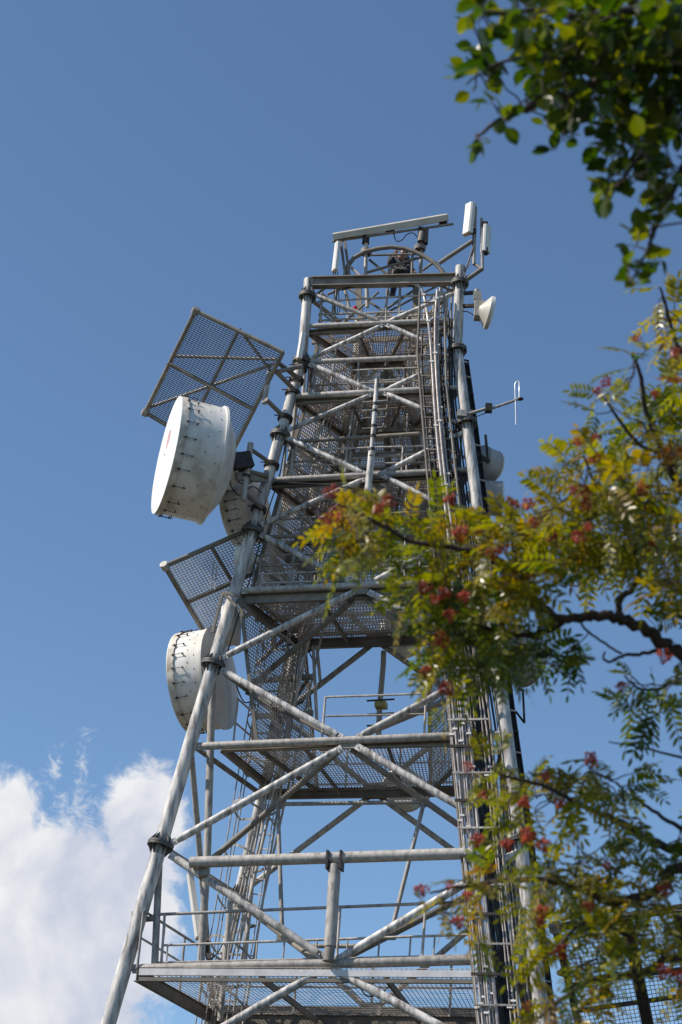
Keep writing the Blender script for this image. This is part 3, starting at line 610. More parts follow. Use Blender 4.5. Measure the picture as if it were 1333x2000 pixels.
# lower right screen
kTL, kTR, kBR, kBL = PY(1085, 1812, -1.0), PY(1420, 1760, -1.0), PY(1470, 2080, 1.4), PY(1160, 2120, 1.4)
sh3 = shield('large dark-framed mesh screen at the lower right behind the rowan leaves', kTL, kTR, kBR, kBL, 'mesh screen', .07, .075, 'dark', False)
for t_ in (.36, .52, .8): MB().bar(kTL.lerp(kBL, t_)+Vector((0, -.05, -.02)), kTR.lerp(kBR, t_)+Vector((0, -.05, -.02)), .1, .06).build('cross_bar', M['dark'], sh3)
for t_ in (.42, .72): MB().bar(kTL.lerp(kTR, t_)+Vector((0, -.1, -.06)), kBL.lerp(kBR, t_)+Vector((0, -.1, -.06)), .2, .06, Vector((0, 0, 1))).build('upright', M['dark'], sh3)
for t_ in (.3, .75): MB().tube(kTL.lerp(kBL, t_), Vector((3.9, -.5, kTL.lerp(kBL, t_).z)), .05, 8).build('outrigger_arm', M['dark'], sh3)

# ------------------------------------------------------------------ drum dishes
def drum(label, face, ax, Rr, L, hub=.5, cone=.42, clipsn=22, logo=False, scallop=True, name='drum_dish', knob=True, shell='white'):
    """face = centre of the radome, ax = direction it looks"""
    ax = ax.normalized(); root = thing(name, label, 'dish antenna', face-ax*(L+cone), None); o = face
    MB().lathe(o, -ax, [(0.0, Rr), (L, Rr), ], 64).build('drum', M[shell], root)
    MB().lathe(o-ax*L, -ax, [(0, Rr), (0, Rr*1.035), (.05, Rr*1.035), (.05, Rr*1.0), (cone*.75, Rr*.62), (cone, Rr*.34), (cone+.01, 0)], 64).build('back_cone', M[shell], root)
    if knob: MB().lathe(o-ax*(L+cone), -ax, [(0, Rr*.34), (.1, Rr*.34), (.1, Rr*.22), (.22, Rr*.22)], 32, cap1=True).build('hub', M[shell], root)
    MB().lathe(o, ax, [(.0, Rr*1.02), (.03, Rr*1.02), (.055, Rr*.7), (.062, Rr*.0)], 64).build('radome', M['radome'], root)
    a, b_ = MB().frame(ax)
    if scallop:
        m = MB(); n_ = 96; v0 = []; v1 = []
        for k in range(n_):
            th = 2*math.pi*k/n_; e = a*math.cos(th)+b_*math.sin(th); d = .10+.035*abs(math.sin(th*clipsn/2))+random.uniform(0, .012)
            v0.append(o+ax*.01+e*Rr*1.022); v1.append(o-ax*d+e*Rr*(1.022+random.uniform(0, .008)))
        m.add(v0+v1, [(k, (k+1) % n_, n_+(k+1) % n_, n_+k) for k in range(n_)], True); m.build('rim_cover', M['rim'], root)
        for k in range(clipsn):
            th = 2*math.pi*(k+.5+random.uniform(-.16, .16))/clipsn; e = a*math.cos(th)+b_*math.sin(th); s_ = ax.cross(e)+ax*random.uniform(-.2, .2); p = o-ax*.1+e*Rr*1.04
            m = MB().tube(p+ax*.03, p-ax*.26, .006, 6); m.box(p-ax*.02, ax*.016, s_*.022, e*.014); m.box(p-ax*.22-e*.02, ax*.012, s_*.01, e*.03); m.build('rim_clip', M['dark'], root)
        rv = MB()
        for k in range(clipsn*2):
            th = 2*math.pi*(k+.2)/(clipsn*2); e = a*math.cos(th)+b_*math.sin(th)
            rv.ball(o-ax*(L-.12 if k % 2 else L*.62)+e*Rr, .013, 6, 4)
        rv.build('rivets', M['dark'], root)
    if logo:
        e = (up-ax*up.dot(ax)).normalized(); s_ = ax.cross(e); c = o+ax*.065+e*Rr*.27
        MB().add([c+e*math.sin(q)*.2+s_*math.cos(q)*.13 for q in [2*math.pi*i/20 for i in range(20)]], [tuple(range(20))]).build('emblem', M['logo'], root)
        MB().lathe(o+ax*.062, ax, [(0, .03), (.02, .0)], 10).build('centre_bolt', M['galv'], root)
    return root
fh = Vector((math.sin(YAW), math.cos(YAW), 0)); rh = Vector((math.cos(YAW), -math.sin(YAW), 0))
def hax(side, phi, tilt=0.0):   # horizontal look direction: side -1 = to the left, phi = degrees turned towards the camera
    return (rh*side*math.cos(R(phi)) - fh*math.sin(R(phi)))*math.cos(R(tilt)) + Vector((0, 0, math.sin(R(tilt))))
d1 = drum('biggest white drum dish facing left, with a faded red emblem on its flat cover', PY(328, 889, -2.3), hax(-1, 15.5, 2), 1.22, .92, logo=True)
MB().bar(PY(452, 905, -2.0), PY(488, 900, -1.75), .3, .34).build('mount_bracket', M['dark'], d1); MB().bar(PY(462, 930, -1.9), PY(520, 935, -1.3), .08, .16).build('mount_arm', M['brown'], d1)
d2 = drum('white drum dish tucked behind the left leg under the biggest drum', PY(455, 1003, -.35), hax(-1, -20, -8), .74, .5, cone=.26, knob=False)
d3 = drum('lower white drum dish with ragged canvas rim behind the left leg', PY(366, 1335, .15), hax(-1, -20, -6), 1.04, .68, cone=.16, knob=False)
d4 = drum('small white round dish showing beside the left leg, just above the lower drum', PY(444, 1222, -.9), hax(-1, -12, -6), .42, .14, cone=.12, knob=False, scallop=False)
d5 = drum('very small white dish peeping out left of the leg over the tilted ice shield', PY(466, 1092, -1.0), hax(-1, -10, 0), .28, .2, cone=.15, scallop=False)
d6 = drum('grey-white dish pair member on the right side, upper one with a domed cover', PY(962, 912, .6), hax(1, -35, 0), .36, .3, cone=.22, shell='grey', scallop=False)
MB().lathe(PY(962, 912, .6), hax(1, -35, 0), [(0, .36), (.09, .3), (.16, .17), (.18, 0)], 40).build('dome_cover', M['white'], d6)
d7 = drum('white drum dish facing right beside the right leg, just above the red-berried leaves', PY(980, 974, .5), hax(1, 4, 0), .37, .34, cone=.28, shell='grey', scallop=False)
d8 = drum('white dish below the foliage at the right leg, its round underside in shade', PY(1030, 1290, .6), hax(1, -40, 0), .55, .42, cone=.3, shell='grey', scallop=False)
d9 = drum('white dish mostly hidden by rowan leaves at the right leg', PY(1010, 1165, -.5), hax(1, -10, 0), .35, .3, cone=.25, scallop=False)
d10 = drum('white dish at the back of the tower peeping below the third platform', PY(792, 1248, 2.6), Vector((.2, 1, 0)), .45, .4, cone=.3, scallop=False)
d11 = drum('white dish at the back of the tower peeping below the middle platform', PY(800, 1548, 2.9), Vector((.3, 1, 0)), .42, .4, cone=.3, scallop=False)
d13 = drum('white dish low behind the right leg, half lost among rowan leaves', PY(1075, 1740, -.9), hax(1, -5, 0), .5, .34, cone=.25, scallop=False)
gd = 'thin black leads drooping from the dishes and antennas'
for lab, pts in (('black lead looping from the hub of the biggest drum to the left leg', ((448, 915, -1.9), (452, 950, -1.9), (470, 968, -1.7), (492, 950, -1.5), (512, 962, -1.3))),
                 ('second black lead hanging below the biggest drum hub', ((452, 905, -1.9), (462, 935, -1.8), (482, 945, -1.6), (524, 925, -1.25))),
                 ('black lead curling from the lower drum behind the left leg', ((462, 1340, -.4), (478, 1372, -.3), (500, 1360, .1), (515, 1320, .4))),
                 ('black lead hanging from the upright panel at the lower left', ((398, 1838, -.75), (404, 1872, -.7), (420, 1868, -.5), (438, 1840, .2))),
                 ('black lead drooping across the mesh under the third platform', ((520, 1235, .3), (550, 1262, .4), (590, 1255, .6), (612, 1290, .7))),
                 ('black lead running down the inside of the left leg', ((560, 850, -.9), (546, 930, -.9), (520, 1010, -1.0), (498, 1100, -1.1), (470, 1190, -1.2), (440, 1290, -1.2))),
                 ('black lead dangling below the lowest platform mesh', ((700, 1915, -1.2), (715, 1945, -.9), (745, 1940, -.6), (770, 1915, -.6)))):
    tag(MB().path(densify([PY(*q) for q in pts]), .014, 6).build('equipment_lead', M['cable']), lab, 'cable', gd)
# small link dish at the top right
d12 = thing('link_dish', 'small round link dish with tan radio box on two arms at the top right leg', 'dish antenna', PY(940, 600, -.9))
ax = hax(1, -6, -9); o = PY(960, 612, -.9)
MB().lathe(o, -ax, [(0, .36), (.075, .365)], 48).build('shroud', M['white'], d12)
MB().lathe(o-ax*.075, -ax, [(0, .365), (.17, .13), (.2, .1)], 48, cap1=True).build('reflector_back', M['cream'], d12)
MB().lathe(o, ax, [(0, .36), (.03, .3), (.035, 0)], 48).build('radome', M['radome'], d12)
MB().box(PY(936, 606, -.9), rh*.1, fh*.12, Vector((0, 0, .2))).build('radio_box', M['tan'], d12); MB().box(PY(944, 602, -.9), rh*.05, fh*.06, Vector((0, 0, .13))).build('bracket', M['dark'], d12)
T(PY(932, 566, -.9), PY(932, 600, -.9), .055, 12).build('stub_pole', M['galv'], d12)
MB().box(PY(933, 577, -.98), rh*.085, fh*.03, Vector((0, 0, .1))).build('pole_clamp', M['tan'], d12)
for y, x1 in ((573, 930), (598, 934)): MB().bar(PY(902, y, -.88), PY(x1, y-2, -.88), .06, .07).build('arm', M['dark'], d12)
MB().path(densify([PY(904, 608, -.9), PY(915, 609, -.9), PY(928, 617, -.9)]), .012, 6).build('cable', M['cable'], d12)

# ------------------------------------------------------------------ panel antennas, dipole, lamps
def panel(label, p, q, w, d, face, m='white', name='panel_antenna', cat='panel antenna', bev=.03):
    root = thing(name, label, cat, (p+q)/2); dd = (q-p).normalized()
    nrm = (face-dd*face.dot(dd)).normalized(); s_ = dd.cross(nrm)
    prof = [(-w/2, -d/2), (w/2, -d/2), (w/2, d/2-bev), (w/2-bev, d/2), (-w/2+bev, d/2), (-w/2, d/2-bev)]
    MB().prism(p, q, prof, s_, nrm).build('radome', M[m], root); MB().prism(q, q+dd*.018, [(x*.94, y*.94) for x, y in prof], s_, nrm).build('end_cap', M['rim'], root)
    return root, s_, nrm
a1, s_, n_ = panel('long cream panel antenna lying almost level across the very top of the tower', PY(652, 462, -.45), PY(874, 424, -.45), .17, .16, Vector((-.2, -.5, .9)), 'cream')
T(PY(650, 471, -.4), PY(886, 437, -.4), .032, 10).build('support_pipe', M['brown'], a1)
for x in (664, 762, 866): y = 466-(x-664)*.155; MB().box(PY(x, y, -.38), rh*.09, fh*.05, Vector((0, 0, .05))).build('bracket', M['dark'], a1)
for x, y in ((715, 463), (824, 447)): MB().box(PY(x, y+5, -.36), rh*.08, fh*.07, Vector((0, 0, .09))).build('pole_clamp', M['dark'], a1)
MB().lathe(PY(824, 462, -.4), Vector((.05, 0, 1)), [(-.14, .08), (-.14, .085), (.12, .075), (.12, .03)], 14).build('rotator', M['brown'], a1)
MB().box(PY(833, 462, -.4), rh*.045, fh*.06, Vector((0, 0, .19))).build('junction_box', M['dark'], a1)
MB().lathe(PY(821, 484, -.38), Vector((.05, 0, 1)), [(-.06, .12), (.03, .14), (.03, 0)], 16).build('collar', M['brown'], a1)
MB().lathe(PY(716, 492, -.36), Vector((.05, 0, 1)), [(-.06, .12), (.05, .13), (.05, 0)], 16).build('collar', M['brown'], a1)
MB().path(densify([PY(*q, -.4) for q in ((770, 448), (771, 462), (776, 471), (786, 468), (796, 457), (808, 455), (817, 465))]), .013, 6).build('cable', M['cable'], a1)
a2, s_, n_ = panel('white upright panel antenna at the top left, below the long cream one', PY(660, 474, -.75), PY(654, 528, -.75), .17, .1, Vector((-.8, -.6, 0)))
for x in (664, 672): MB().bar(PY(x+2, 472, -.65), PY(x+12, 545, -.65), .07, .05, Vector((1, 0, 0))).build('bracket', M['brown'], a2)
for x in (652, 656, 660): MB().path(densify([PY(x, 530, -.72), PY(x+1, 560, -.65), PY(x+4, 612, -.5)]), .01, 6).build('cable', M['cable'], a2)
a3, s_, n_ = panel('white panel antenna standing highest at the top right corner, left of the two', PY(919, 398, -1.0), PY(913, 456, -1.0), .23, .12, Vector((-.55, -.85, .1)))
for y in (405, 452): MB().box(PY(925, y, -.93), rh*.06, fh*.05, Vector((0, 0, .06))).build('tilt_bracket', M['dark'], a3)
T(PY(930, 405, -.9), PY(926, 516, -.9), .035, 10).build('pole', M['galv'], a3)
a4, s_, n_ = panel('white panel antenna facing right at the top right corner, right of the two', PY(952, 441, -.9), PY(949, 492, -.9), .2, .12, Vector((.75, -.65, .0)))
T(PY(941, 426, -.95), PY(943, 526, -.95), .035, 10).build('pole', M['galv'], a4)
for y in (440, 490): MB().box(PY(947, y, -.92), rh*.07, fh*.05, Vector((0, 0, .08))).build('tilt_bracket', M['dark'], a4)
for p, q, r in (((858, 514), (924, 470), .05), ((902, 553), (942, 525), .05), ((926, 514), (943, 526), .04), ((904, 545), (926, 480), .018)): T(PY(*p, -.85), PY(*q, -.95), r, 10).build('outrigger_arm', M['brown'], a3)
MB().path(densify([PY(*q, -.92) for q in ((924, 460), (923, 495), (915, 520), (905, 530))]), .01, 6).build('cable', M['cable'], a3)
MB().path(densify([PY(*q, -.92) for q in ((943, 528), (932, 534), (915, 538), (903, 548))]), .012, 6).build('cable', M['cable'], a4)
a5, s_, n_ = panel('white panel antenna hugging the left leg at the second flange', PY(592, 653, -1.02), PY(584, 702, -1.02), .2, .12, Vector((-.9, -.4, 0)))
a6, s_, n_ = panel('tall white panel antenna at the lower left seen against the cloud', PY(371, 1708, -.8), PY(388, 1832, -.8), .22, .12, Vector((-.9, -.35, 0)))
MB().box(PY(400, 1850, -.8), rh*.09, fh*.07, Vector((0, 0, .1))).build('bracket', M['dark'], a6)
st = thing('stub_pipe', 'short capped pipe stub sticking out left of the left leg above the lowest platform', 'pipe', PY(275, 1795, -1.7)); T(PY(264, 1782, -1.7), PY(263, 1800, -1.7), .07, 14).build('cap', M['galv'], st); T(PY(268, 1797, -1.7), PY(300, 1795, -1.7), .05, 10).build('pipe', M['brown'], st)
bk = thing('bar_antenna', 'thin black upright bar antenna beside the domed dish on the right', 'antenna', PY(952, 905, -.5)); MB().bar(PY(949, 850, -.6), PY(954, 903, -.6), .065, .05, Vector((1, 0, 0))).build('bar', M['dark'], bk); MB().bar(PY(922, 880, -.7), PY(957, 903, -.6), .06, .08).build('arm', M['dark'], bk)
fd = thing('folded_dipole', 'thin white folded dipole on a boom pointing right from the right leg', 'antenna', PY(912, 806, -1.0))
T(PY(904, 812, -1.15), PY(957, 796, -1.1), .035, 10).build('boom', M['galv'], fd); T(PY(957, 799, -1.1), PY(1018, 778, -1.1), .028, 10).build('boom', M['galv'], fd)
MB().box(PY(955, 797, -1.12), rh*.07, fh*.06, Vector((0, 0, .09))).build('joint', M['dark'], fd); MB().ball(PY(1017, 779, -1.1), .05, 10, 6, (1.4, 1, .8)).build('feed_box', M['dark'], fd)
MB().box(PY(903, 808, -1.2), rh*.1, fh*.05, Vector((0, 0, .07))).build('clamp', M['galv'], fd)
lp = [PY(*q, -1.12) for q in ((1007, 780), (1006.5, 750), (1009, 745), (1014, 744), (1015, 748), (1015, 776), (1007, 779))]; MB().path(lp, .012, 8).build('loop', M['alu'], fd); T(PY(1007.5, 782, -1.12), PY(1008.5, 830, -1.12), .013, 8).build('rod', M['alu'], fd)
MB().path(densify([PY(*q, -1.05) for q in ((953, 806), (940, 810), (928, 815))]), .01, 6).build('cable', M['cable'], fd)
tb = thing('bracket_frame', 'thin triangular bracket under the shaded dish right of the right leg', 'bracket', PY(1010, 1400, -.6))
for p, q in (((1012, 1345), (1024, 1350)), ((1022, 1348), (1025, 1412)), ((1008, 1390), (1025, 1412))): MB().bar(PY(*p, -.7), PY(*q, -.7), .04, .04).build('bracket_arm', M['dark'], tb)
for i, (x, y, yy, lab) in enumerate(((694, 602, .3, 'red obstruction lamp on the left of the top platform'), (855, 600, -.7, 'red obstruction lamp beside the pale feeder pair at the top right'))):
    l = thing('obstruction_lamp', lab, 'lamp', PY(x, y+4, yy), 'red obstruction lamps at the tower top'); c = PY(x, y, yy)
    MB().lathe(c, Vector((0, 0, 1)), [(-.05, .05), (.0, .056), (.04, .045), (.06, .0)], 14).build('lens', M['red'], l); MB().lathe(c-Vector((0, 0, .12)), Vector((0, 0, 1)), [(0, .045), (.07, .06), (.07, 0)], 12).build('base', M['dark'], l)

# ------------------------------------------------------------------ the technician at the top
skin = mat('skin', (0.40, 0.24, 0.17), (0.50, 0.31, 0.23), 0.5, 0, 6.0); cloth = mat('black_work_clothes', (0.018, 0.018, 0.022), (0.045, 0.043, 0.05), 0.85, 0, 14.0); hairm = mat('dark_hair', (0.03, 0.02, 0.015), None, 0.7); ropem = mat('pale_rope', (0.5, 0.47, 0.42), (0.62, 0.58, 0.52), 0.8, 0, 20.0); boot = mat('dark_boot', (0.02, 0.017, 0.015), None, 0.6)
def skinmesh(name, verts, edges, radii, m, parent, root_i=0, sub=2):
    o0 = ORG[parent.name]; me = bpy.data.meshes.new(name); me.from_pydata([Vector(v)-o0 for v in verts], edges, []); o = bpy.data.objects.new(name, me); col.objects.link(o); o.parent = parent
    sk = o.modifiers.new('Skin', 'SKIN'); sk.use_smooth_shade = True
    for i, r in enumerate(radii): me.skin_vertices[0].data[i].radius = (r, r); me.skin_vertices[0].data[i].use_root = (i == root_i)
    ss = o.modifiers.new('Subdivision', 'SUBSURF'); ss.levels = sub; ss.render_levels = sub
    me.materials.append(m); ORG[o.name] = o0; return o
pel = PY(783, 541, 0.06); person = thing('person', 'worker in black clothes crouching on the tower top behind the beam, head bent down', 'person', pel)
J = dict(pel=pel, wai=PY(781, 526, 0.46), che=PY(779, 511, 0.34), nek=PY(785, 500, 0.20), hd0=PY(788, 496, 0.16),
         sl=PY(767, 505, 0.28), el=PY(763, 515, 0.04), hl=PY(771, 498, -0.06), sr=PY(793, 506, 0.41), er=PY(799, 520, 0.34), hr=PY(811, 532, 0.16),
         tl=PY(776, 541, 0.46), kl=PY(774, 531, 0.08), al=PY(768, 571, 0.16), tr=PY(791, 540, 0.10), kr=PY(797, 524, 0.18), ar=PY(803, 546, 0.34))
V = []; Ed = []; Rd = []; ix = {}
def jv(n, p, r): ix[n] = len(V); V.append(p); Rd.append(r)
for n, r in (('pel', .13), ('wai', .125), ('che', .15), ('nek', .06), ('hd0', .055), ('sl', .075), ('el', .05), ('hl', .035), ('sr', .075), ('er', .05), ('hr', .035), ('tl', .095), ('kl', .07), ('al', .045), ('tr', .095), ('kr', .07), ('ar', .045)): jv(n, J[n], r)
for a_, b_ in (('pel', 'wai'), ('wai', 'che'), ('che', 'nek'), ('nek', 'hd0'), ('che', 'sl'), ('sl', 'el'), ('el', 'hl'), ('che', 'sr'), ('sr', 'er'), ('er', 'hr'), ('pel', 'tl'), ('tl', 'kl'), ('kl', 'al'), ('pel', 'tr'), ('tr', 'kr'), ('kr', 'ar')): Ed.append((ix[a_], ix[b_]))
for h_, e_ in (('hl', 'el'), ('hr', 'er')):
    d = (J[h_]-J[e_]).normalized(); s_ = d.cross(Vector((0, 0, 1))).normalized(); dn = d.cross(s_).normalized()
    if dn.z > 0: dn = -dn
    pm = J[h_]+d*.07; jv(h_+'p', pm, .032); Ed.append((ix[h_], ix[h_+'p']))
    for k in range(5):
        if k == 0: q0, q1, q2 = J[h_]+d*.03+s_*.035, J[h_]+d*.055+s_*.06, J[h_]+d*.085+s_*.06+dn*.015
        else: q0 = pm+d*.02+s_*(.036-.024*k+.012); q1 = q0+d*(.045-.004*abs(k-2))+dn*.012; q2 = q1+d*.022+dn*.028
        b0 = len(V); 
        for q, r in ((q0, .011), (q1, .0095), (q2, .008)): V.append(q); Rd.append(r)
        Ed += [(ix[h_] if k == 0 else ix[h_+'p'], b0), (b0, b0+1), (b0+1, b0+2)]
body = skinmesh('body', V, Ed, Rd, skin, person)
def sleeve(name, seq, rs, m):
    pts = [J[q] if isinstance(q, str) else q for q in seq]; MB().path(densify(pts, 4), [rs[min(len(rs)-1, int(i/4))]+(rs[min(len(rs)-1, int(i/4)+1)]-rs[min(len(rs)-1, int(i/4))])*((i % 4)/4) for i in range(4*(len(pts)-1)+1)], 14).build(name, m, person)
sleeve('jacket', ['pel', 'wai', 'che', J['che'].lerp(J['nek'], .75)], [.185, .175, .205, .09], cloth)
sleeve('sleeve', [J['che'].lerp(J['sl'], .4), 'sl', 'el', J['el'].lerp(J['hl'], .75)], [.1, .1, .075, .052], cloth); sleeve('sleeve', [J['che'].lerp(J['sr'], .4), 'sr', 'er', J['er'].lerp(J['hr'], .75)], [.1, .1, .075, .052], cloth)
sleeve('trouser_leg', ['pel', 'tl', J['tl'].lerp(J['kl'], .78)], [.14, .125, .1], cloth); sleeve('trouser_leg', [J['kl'].lerp(J['al'], .25), J['kl'].lerp(J['al'], .6), 'al'], [.078, .082, .06], cloth); sleeve('trouser_leg', ['pel', 'tr', 'kr', 'ar'], [.14, .125, .1, .06], cloth)
MB().ball(J['kl'], .095, 14, 10, (1, 1, 1)).build('knee_pad', mat('worn_knee_pad', (0.34, 0.24, 0.20), (0.42, 0.31, 0.26), 0.7, 0, 9.0), person)
al = J['al']; MB().path([al+Vector((0, .03, -.02)), al+Vector((0, -.02, -.08)), al+Vector((-.05, -.16, -.11))], [.055, .06, .045], 12).build('boot', boot, person); ar = J['ar']; MB().path([ar+Vector((0, .03, -.02)), ar+Vector((0, -.02, -.08)), ar+Vector((.03, -.16, -.1))], [.055, .06, .045], 12).build('boot', boot, person)
# head: looks down to the front left
hc = PY(790, 495, 0.10); lk = Vector((-.30, -.9, -.35)).normalized(); hu = Vector((.1, -.35, 1)); hu = (hu-lk*hu.dot(lk)).normalized(); hs = lk.cross(hu)
hm = MB()
for i in range(13):
    th = math.pi*i/12
    for k in range(18):
        ph = 2*math.pi*k/18; x, y, z = math.sin(th)*math.cos(ph), math.sin(th)*math.sin(ph), math.cos(th)
        jaw = 1-.22*max(0, -z)
        nose = .03*math.exp(-((y)**2/.02+(z+.1)**2/.03)) if x > 0 else 0
        hm.v.append(hc+lk*(x*.1*jaw+nose)+hs*(y*.077*jaw)+hu*(z*.118))
for i in range(12):
    for k in range(18): hm.f.append((i*18+k, i*18+(k+1) % 18, (i+1)*18+(k+1) % 18, (i+1)*18+k)); hm.sm.append(True)
head = hm.build('head', skin, person)
for sg in (-1, 1):
    MB().ball(hc+lk*.088+hs*sg*.032+hu*.012, .012, 8, 6).build('eye', hairm, head); MB().ball(hc+hs*sg*.078-hu*.005, .03, 8, 6, (.6, .6, 1)).build('ear', skin, head)
MB().box(hc+lk*.088-hu*.062, lk*.006, hs*.024, hu*.005).build('mouth', mat('lips', (0.28, 0.11, 0.09), None, 0.5), head)
hr_ = MB()
for i in range(8):
    th = math.pi*i/14
    for k in range(18):
        ph = 2*math.pi*k/18; x, y, z = math.sin(th)*math.cos(ph), math.sin(th)*math.sin(ph), math.cos(th); hr_.v.append(hc-lk*.012+lk*x*.102+hs*y*.084+hu*z*.125)
for i in range(7):
    for k in range(18): hr_.f.append((i*18+k, i*18+(k+1) % 18, (i+1)*18+(k+1) % 18, (i+1)*18+k)); hr_.sm.append(True)
hr_.build('hair', hairm, head)
for seq in (((772, 501, -0.58), (775, 508, -0.50), (780, 516, -0.37), (787, 522, -0.32)), ((776, 503, -0.42), (782, 512, -0.36), (790, 516, -0.30)), ((764, 520, -0.37), (772, 521, -0.34), (784, 524, -0.30), (793, 521, -0.26))): MB().path(densify([PY(*q) for q in seq]), .012, 6).build('harness_strap', ropem, person)
MB().box(PY(763, 533, 0.26), Vector((.05, 0, 0)), Vector((0, .05, 0)), Vector((0, 0, .1))).build('tool_pouch', boot, person)

# ------------------------------------------------------------------ trees
def leafmat(name, stops, gloss=0.35, trans=0.45):
    m = bpy.data.materials.new(name); m.use_nodes = True; t = m.node_tree; b = t.nodes['Principled BSDF']; out_ = t.nodes['Material Output']
    at_ = N(t, 'ShaderNodeAttribute'); at_.attribute_name = 'tint'; cr = N(t, 'ShaderNodeValToRGB'); t.links.new(at_.outputs['Fac'], cr.inputs[0])
    els = cr.color_ramp.elements
    while len(els) < len(stops): els.new(0.5)
    for e, (p, c) in zip(els, stops): e.position = p; e.color = (*c, 1)
    t.links.new(cr.outputs[0], b.inputs['Base Color']); b.inputs['Roughness'].default_value = gloss; b.inputs['Specular IOR Level'].default_value = 0.55
    tr = N(t, 'ShaderNodeBsdfTranslucent'); hs_ = N(t, 'ShaderNodeHueSaturation'); hs_.inputs['Saturation'].default_value = 1.15; hs_.inputs['Value'].default_value = 1.9; t.links.new(cr.outputs[0], hs_.inputs['Color']); t.links.new(hs_.outputs[0], tr.inputs['Color'])
    mx_ = N(t, 'ShaderNodeMixShader'); mx_.inputs[0].default_value = trans; t.links.new(b.outputs[0], mx_.inputs[1]); t.links.new(tr.outputs[0], mx_.inputs[2]); t.links.new(mx_.outputs[0], out_.inputs['Surface'])
    return m
ROW = leafmat('rowan_leaf', [(0.0, (0.022, 0.05, 0.008)), (0.3, (0.07, 0.105, 0.010)), (0.6, (0.21, 0.20, 0.012)), (0.82, (0.27, 0.19, 0.02)), (1.0, (0.17, 0.07, 0.03))], .3, .45)
BEE = leafmat('beech_leaf', [(0.0, (0.02, 0.042, 0.006)), (0.5, (0.05, 0.078, 0.007)), (1.0, (0.13, 0.135, 0.010))], .35, .5)
class Leafy(MB):
    def __init__(s): super().__init__(); s.t = []
    def blade(s, b, d, n, L, W, tint, shape=((.0, .0), (.3, 1.), (.7, .85), (1., 0.))):
        d = d.normalized(); a = d.cross(n).normalized(); n = a.cross(d)
        base = len(s.v); prev = None; k0 = base
        s.v.append(b); curl = random.uniform(-.12, .2)
        rows = []
        for t_, w in shape[1:-1]:
            c = b+d*(L*t_)-n*(curl*L*t_*t_); i = len(s.v); s.v += [c+a*W*w*.5+n*W*.12*w, c, c-a*W*w*.5+n*W*.12*w]; rows.append(i)
        tip = len(s.v); s.v.append(b+d*L-n*curl*L)
        i = rows[0]; fs = [(base, i, i+1), (base, i+1, i+2)]
        for i, j in zip(rows, rows[1:]): fs += [(i, j, j+1, i+1), (i+1, j+1, j+2, i+2)]
        i = rows[-1]; fs += [(i, tip, i+1), (i+1, tip, i+2)]
        s.f += fs; s.sm += [False]*len(fs); s.t += [tint]*len(fs)
    def build(s, name, mat_, parent=None):
        o = super().build(name, mat_, parent); at_ = o.data.attributes.new('tint', 'FLOAT', 'FACE'); at_.data.foreach_set('value', s.t); return o
def rvec():
    while True:
        v = Vector((random.uniform(-1, 1), random.uniform(-1, 1), random.uniform(-1, 1)))
        if .05 < v.length < 1: return v.normalized()
class Grower:
    """limbs given as polylines; every new leaf tip is joined to the nearest wood by a thin twig"""
    def __init__(s): s.nodes = []; s.wood = MB()
    def limb(s, pts, r0, r1):
        pts = densify([Vector(p) for p in pts], 5); n_ = len(pts); rs = [r0+(r1-r0)*i/(n_-1) for i in range(n_)]
        for i in range(1, n_-1): pts[i] = pts[i]+rvec()*rs[i]*.5
        s.wood.path(pts, rs, 9); s.nodes += [p for p in pts if 0 <= 1]
    def join(s, p, r=.0035, sag=.05):
        q = min(s.nodes, key=lambda a: (a-p).length_squared); L = (q-p).length
        if L > .02:
            m1 = q.lerp(p, .35)+rvec()*L*.08; m2 = q.lerp(p, .7)+rvec()*L*.08; s.wood.path([q, m1, m2, p], [r*(1+L*2.0), r*(1+L*1.1), r, r*.8], 5); s.nodes += [m1, m2, p]
        return (p-q).normalized() if L > 1e-4 else rvec()
def tree_pts(blobs, dist, dj, dens, skip=None):
    out_ = []
    for bl_ in blobs:
        cx, cy, rx, ry = bl_[:4]; k = bl_[4] if len(bl_) > 4 else 1.0; dd = bl_[5] if len(bl_) > 5 else 0.0; tn = bl_[6]+random.uniform(-.16, .14) if len(bl_) > 6 else None
        n_ = max(2, int(math.pi*rx*ry*dens*k)); dc = dist+dd+random.uniform(-dj, dj)*.6
        for _ in range(n_):
            a_ = random.uniform(0, 6.283); r_ = math.sqrt(random.random()); out_.append((PD(cx+rx*r_*math.cos(a_), cy+ry*r_*math.sin(a_), dc+random.uniform(-dj, dj)*.5), tn))
    return out_
# ---- rowan, about six metres from the camera
RD = 6.0
gr = Grower()
base = Vector((CAM.x+6.4*math.sin(YAW+R(16)), CAM.y+6.4*math.cos(YAW+R(16)), GZ))
trunk_pts = [base, base+Vector((.05, .02, 1.2)), PD(1640, 2050, 6.5), PD(1600, 1750, 6.5), PD(1560, 1400, 6.5), PD(1530, 1100, 6.5), PD(1480, 800, 6.4), PD(1440, 560, 6.4)]
gr.limb(trunk_pts, .085, .02)
def Q(pts, d0=6.0, d1=6.0): return [PD(x, y, d0+(d1-d0)*i/(len(pts)-1)) for i, (x, y) in enumerate(pts)]
gr.limb([PD(1570, 1480, 6.5)]+Q([(1440, 1350), (1333, 1285), (1285, 1248), (1245, 1222), (1200, 1206), (1150, 1204), (1108, 1210), (1060, 1186), (1000, 1118), (940, 1078), (870, 1068), (800, 1058), (750, 1028), (690, 998), (660, 985)], 6.0, 5.6), .024, .0035)
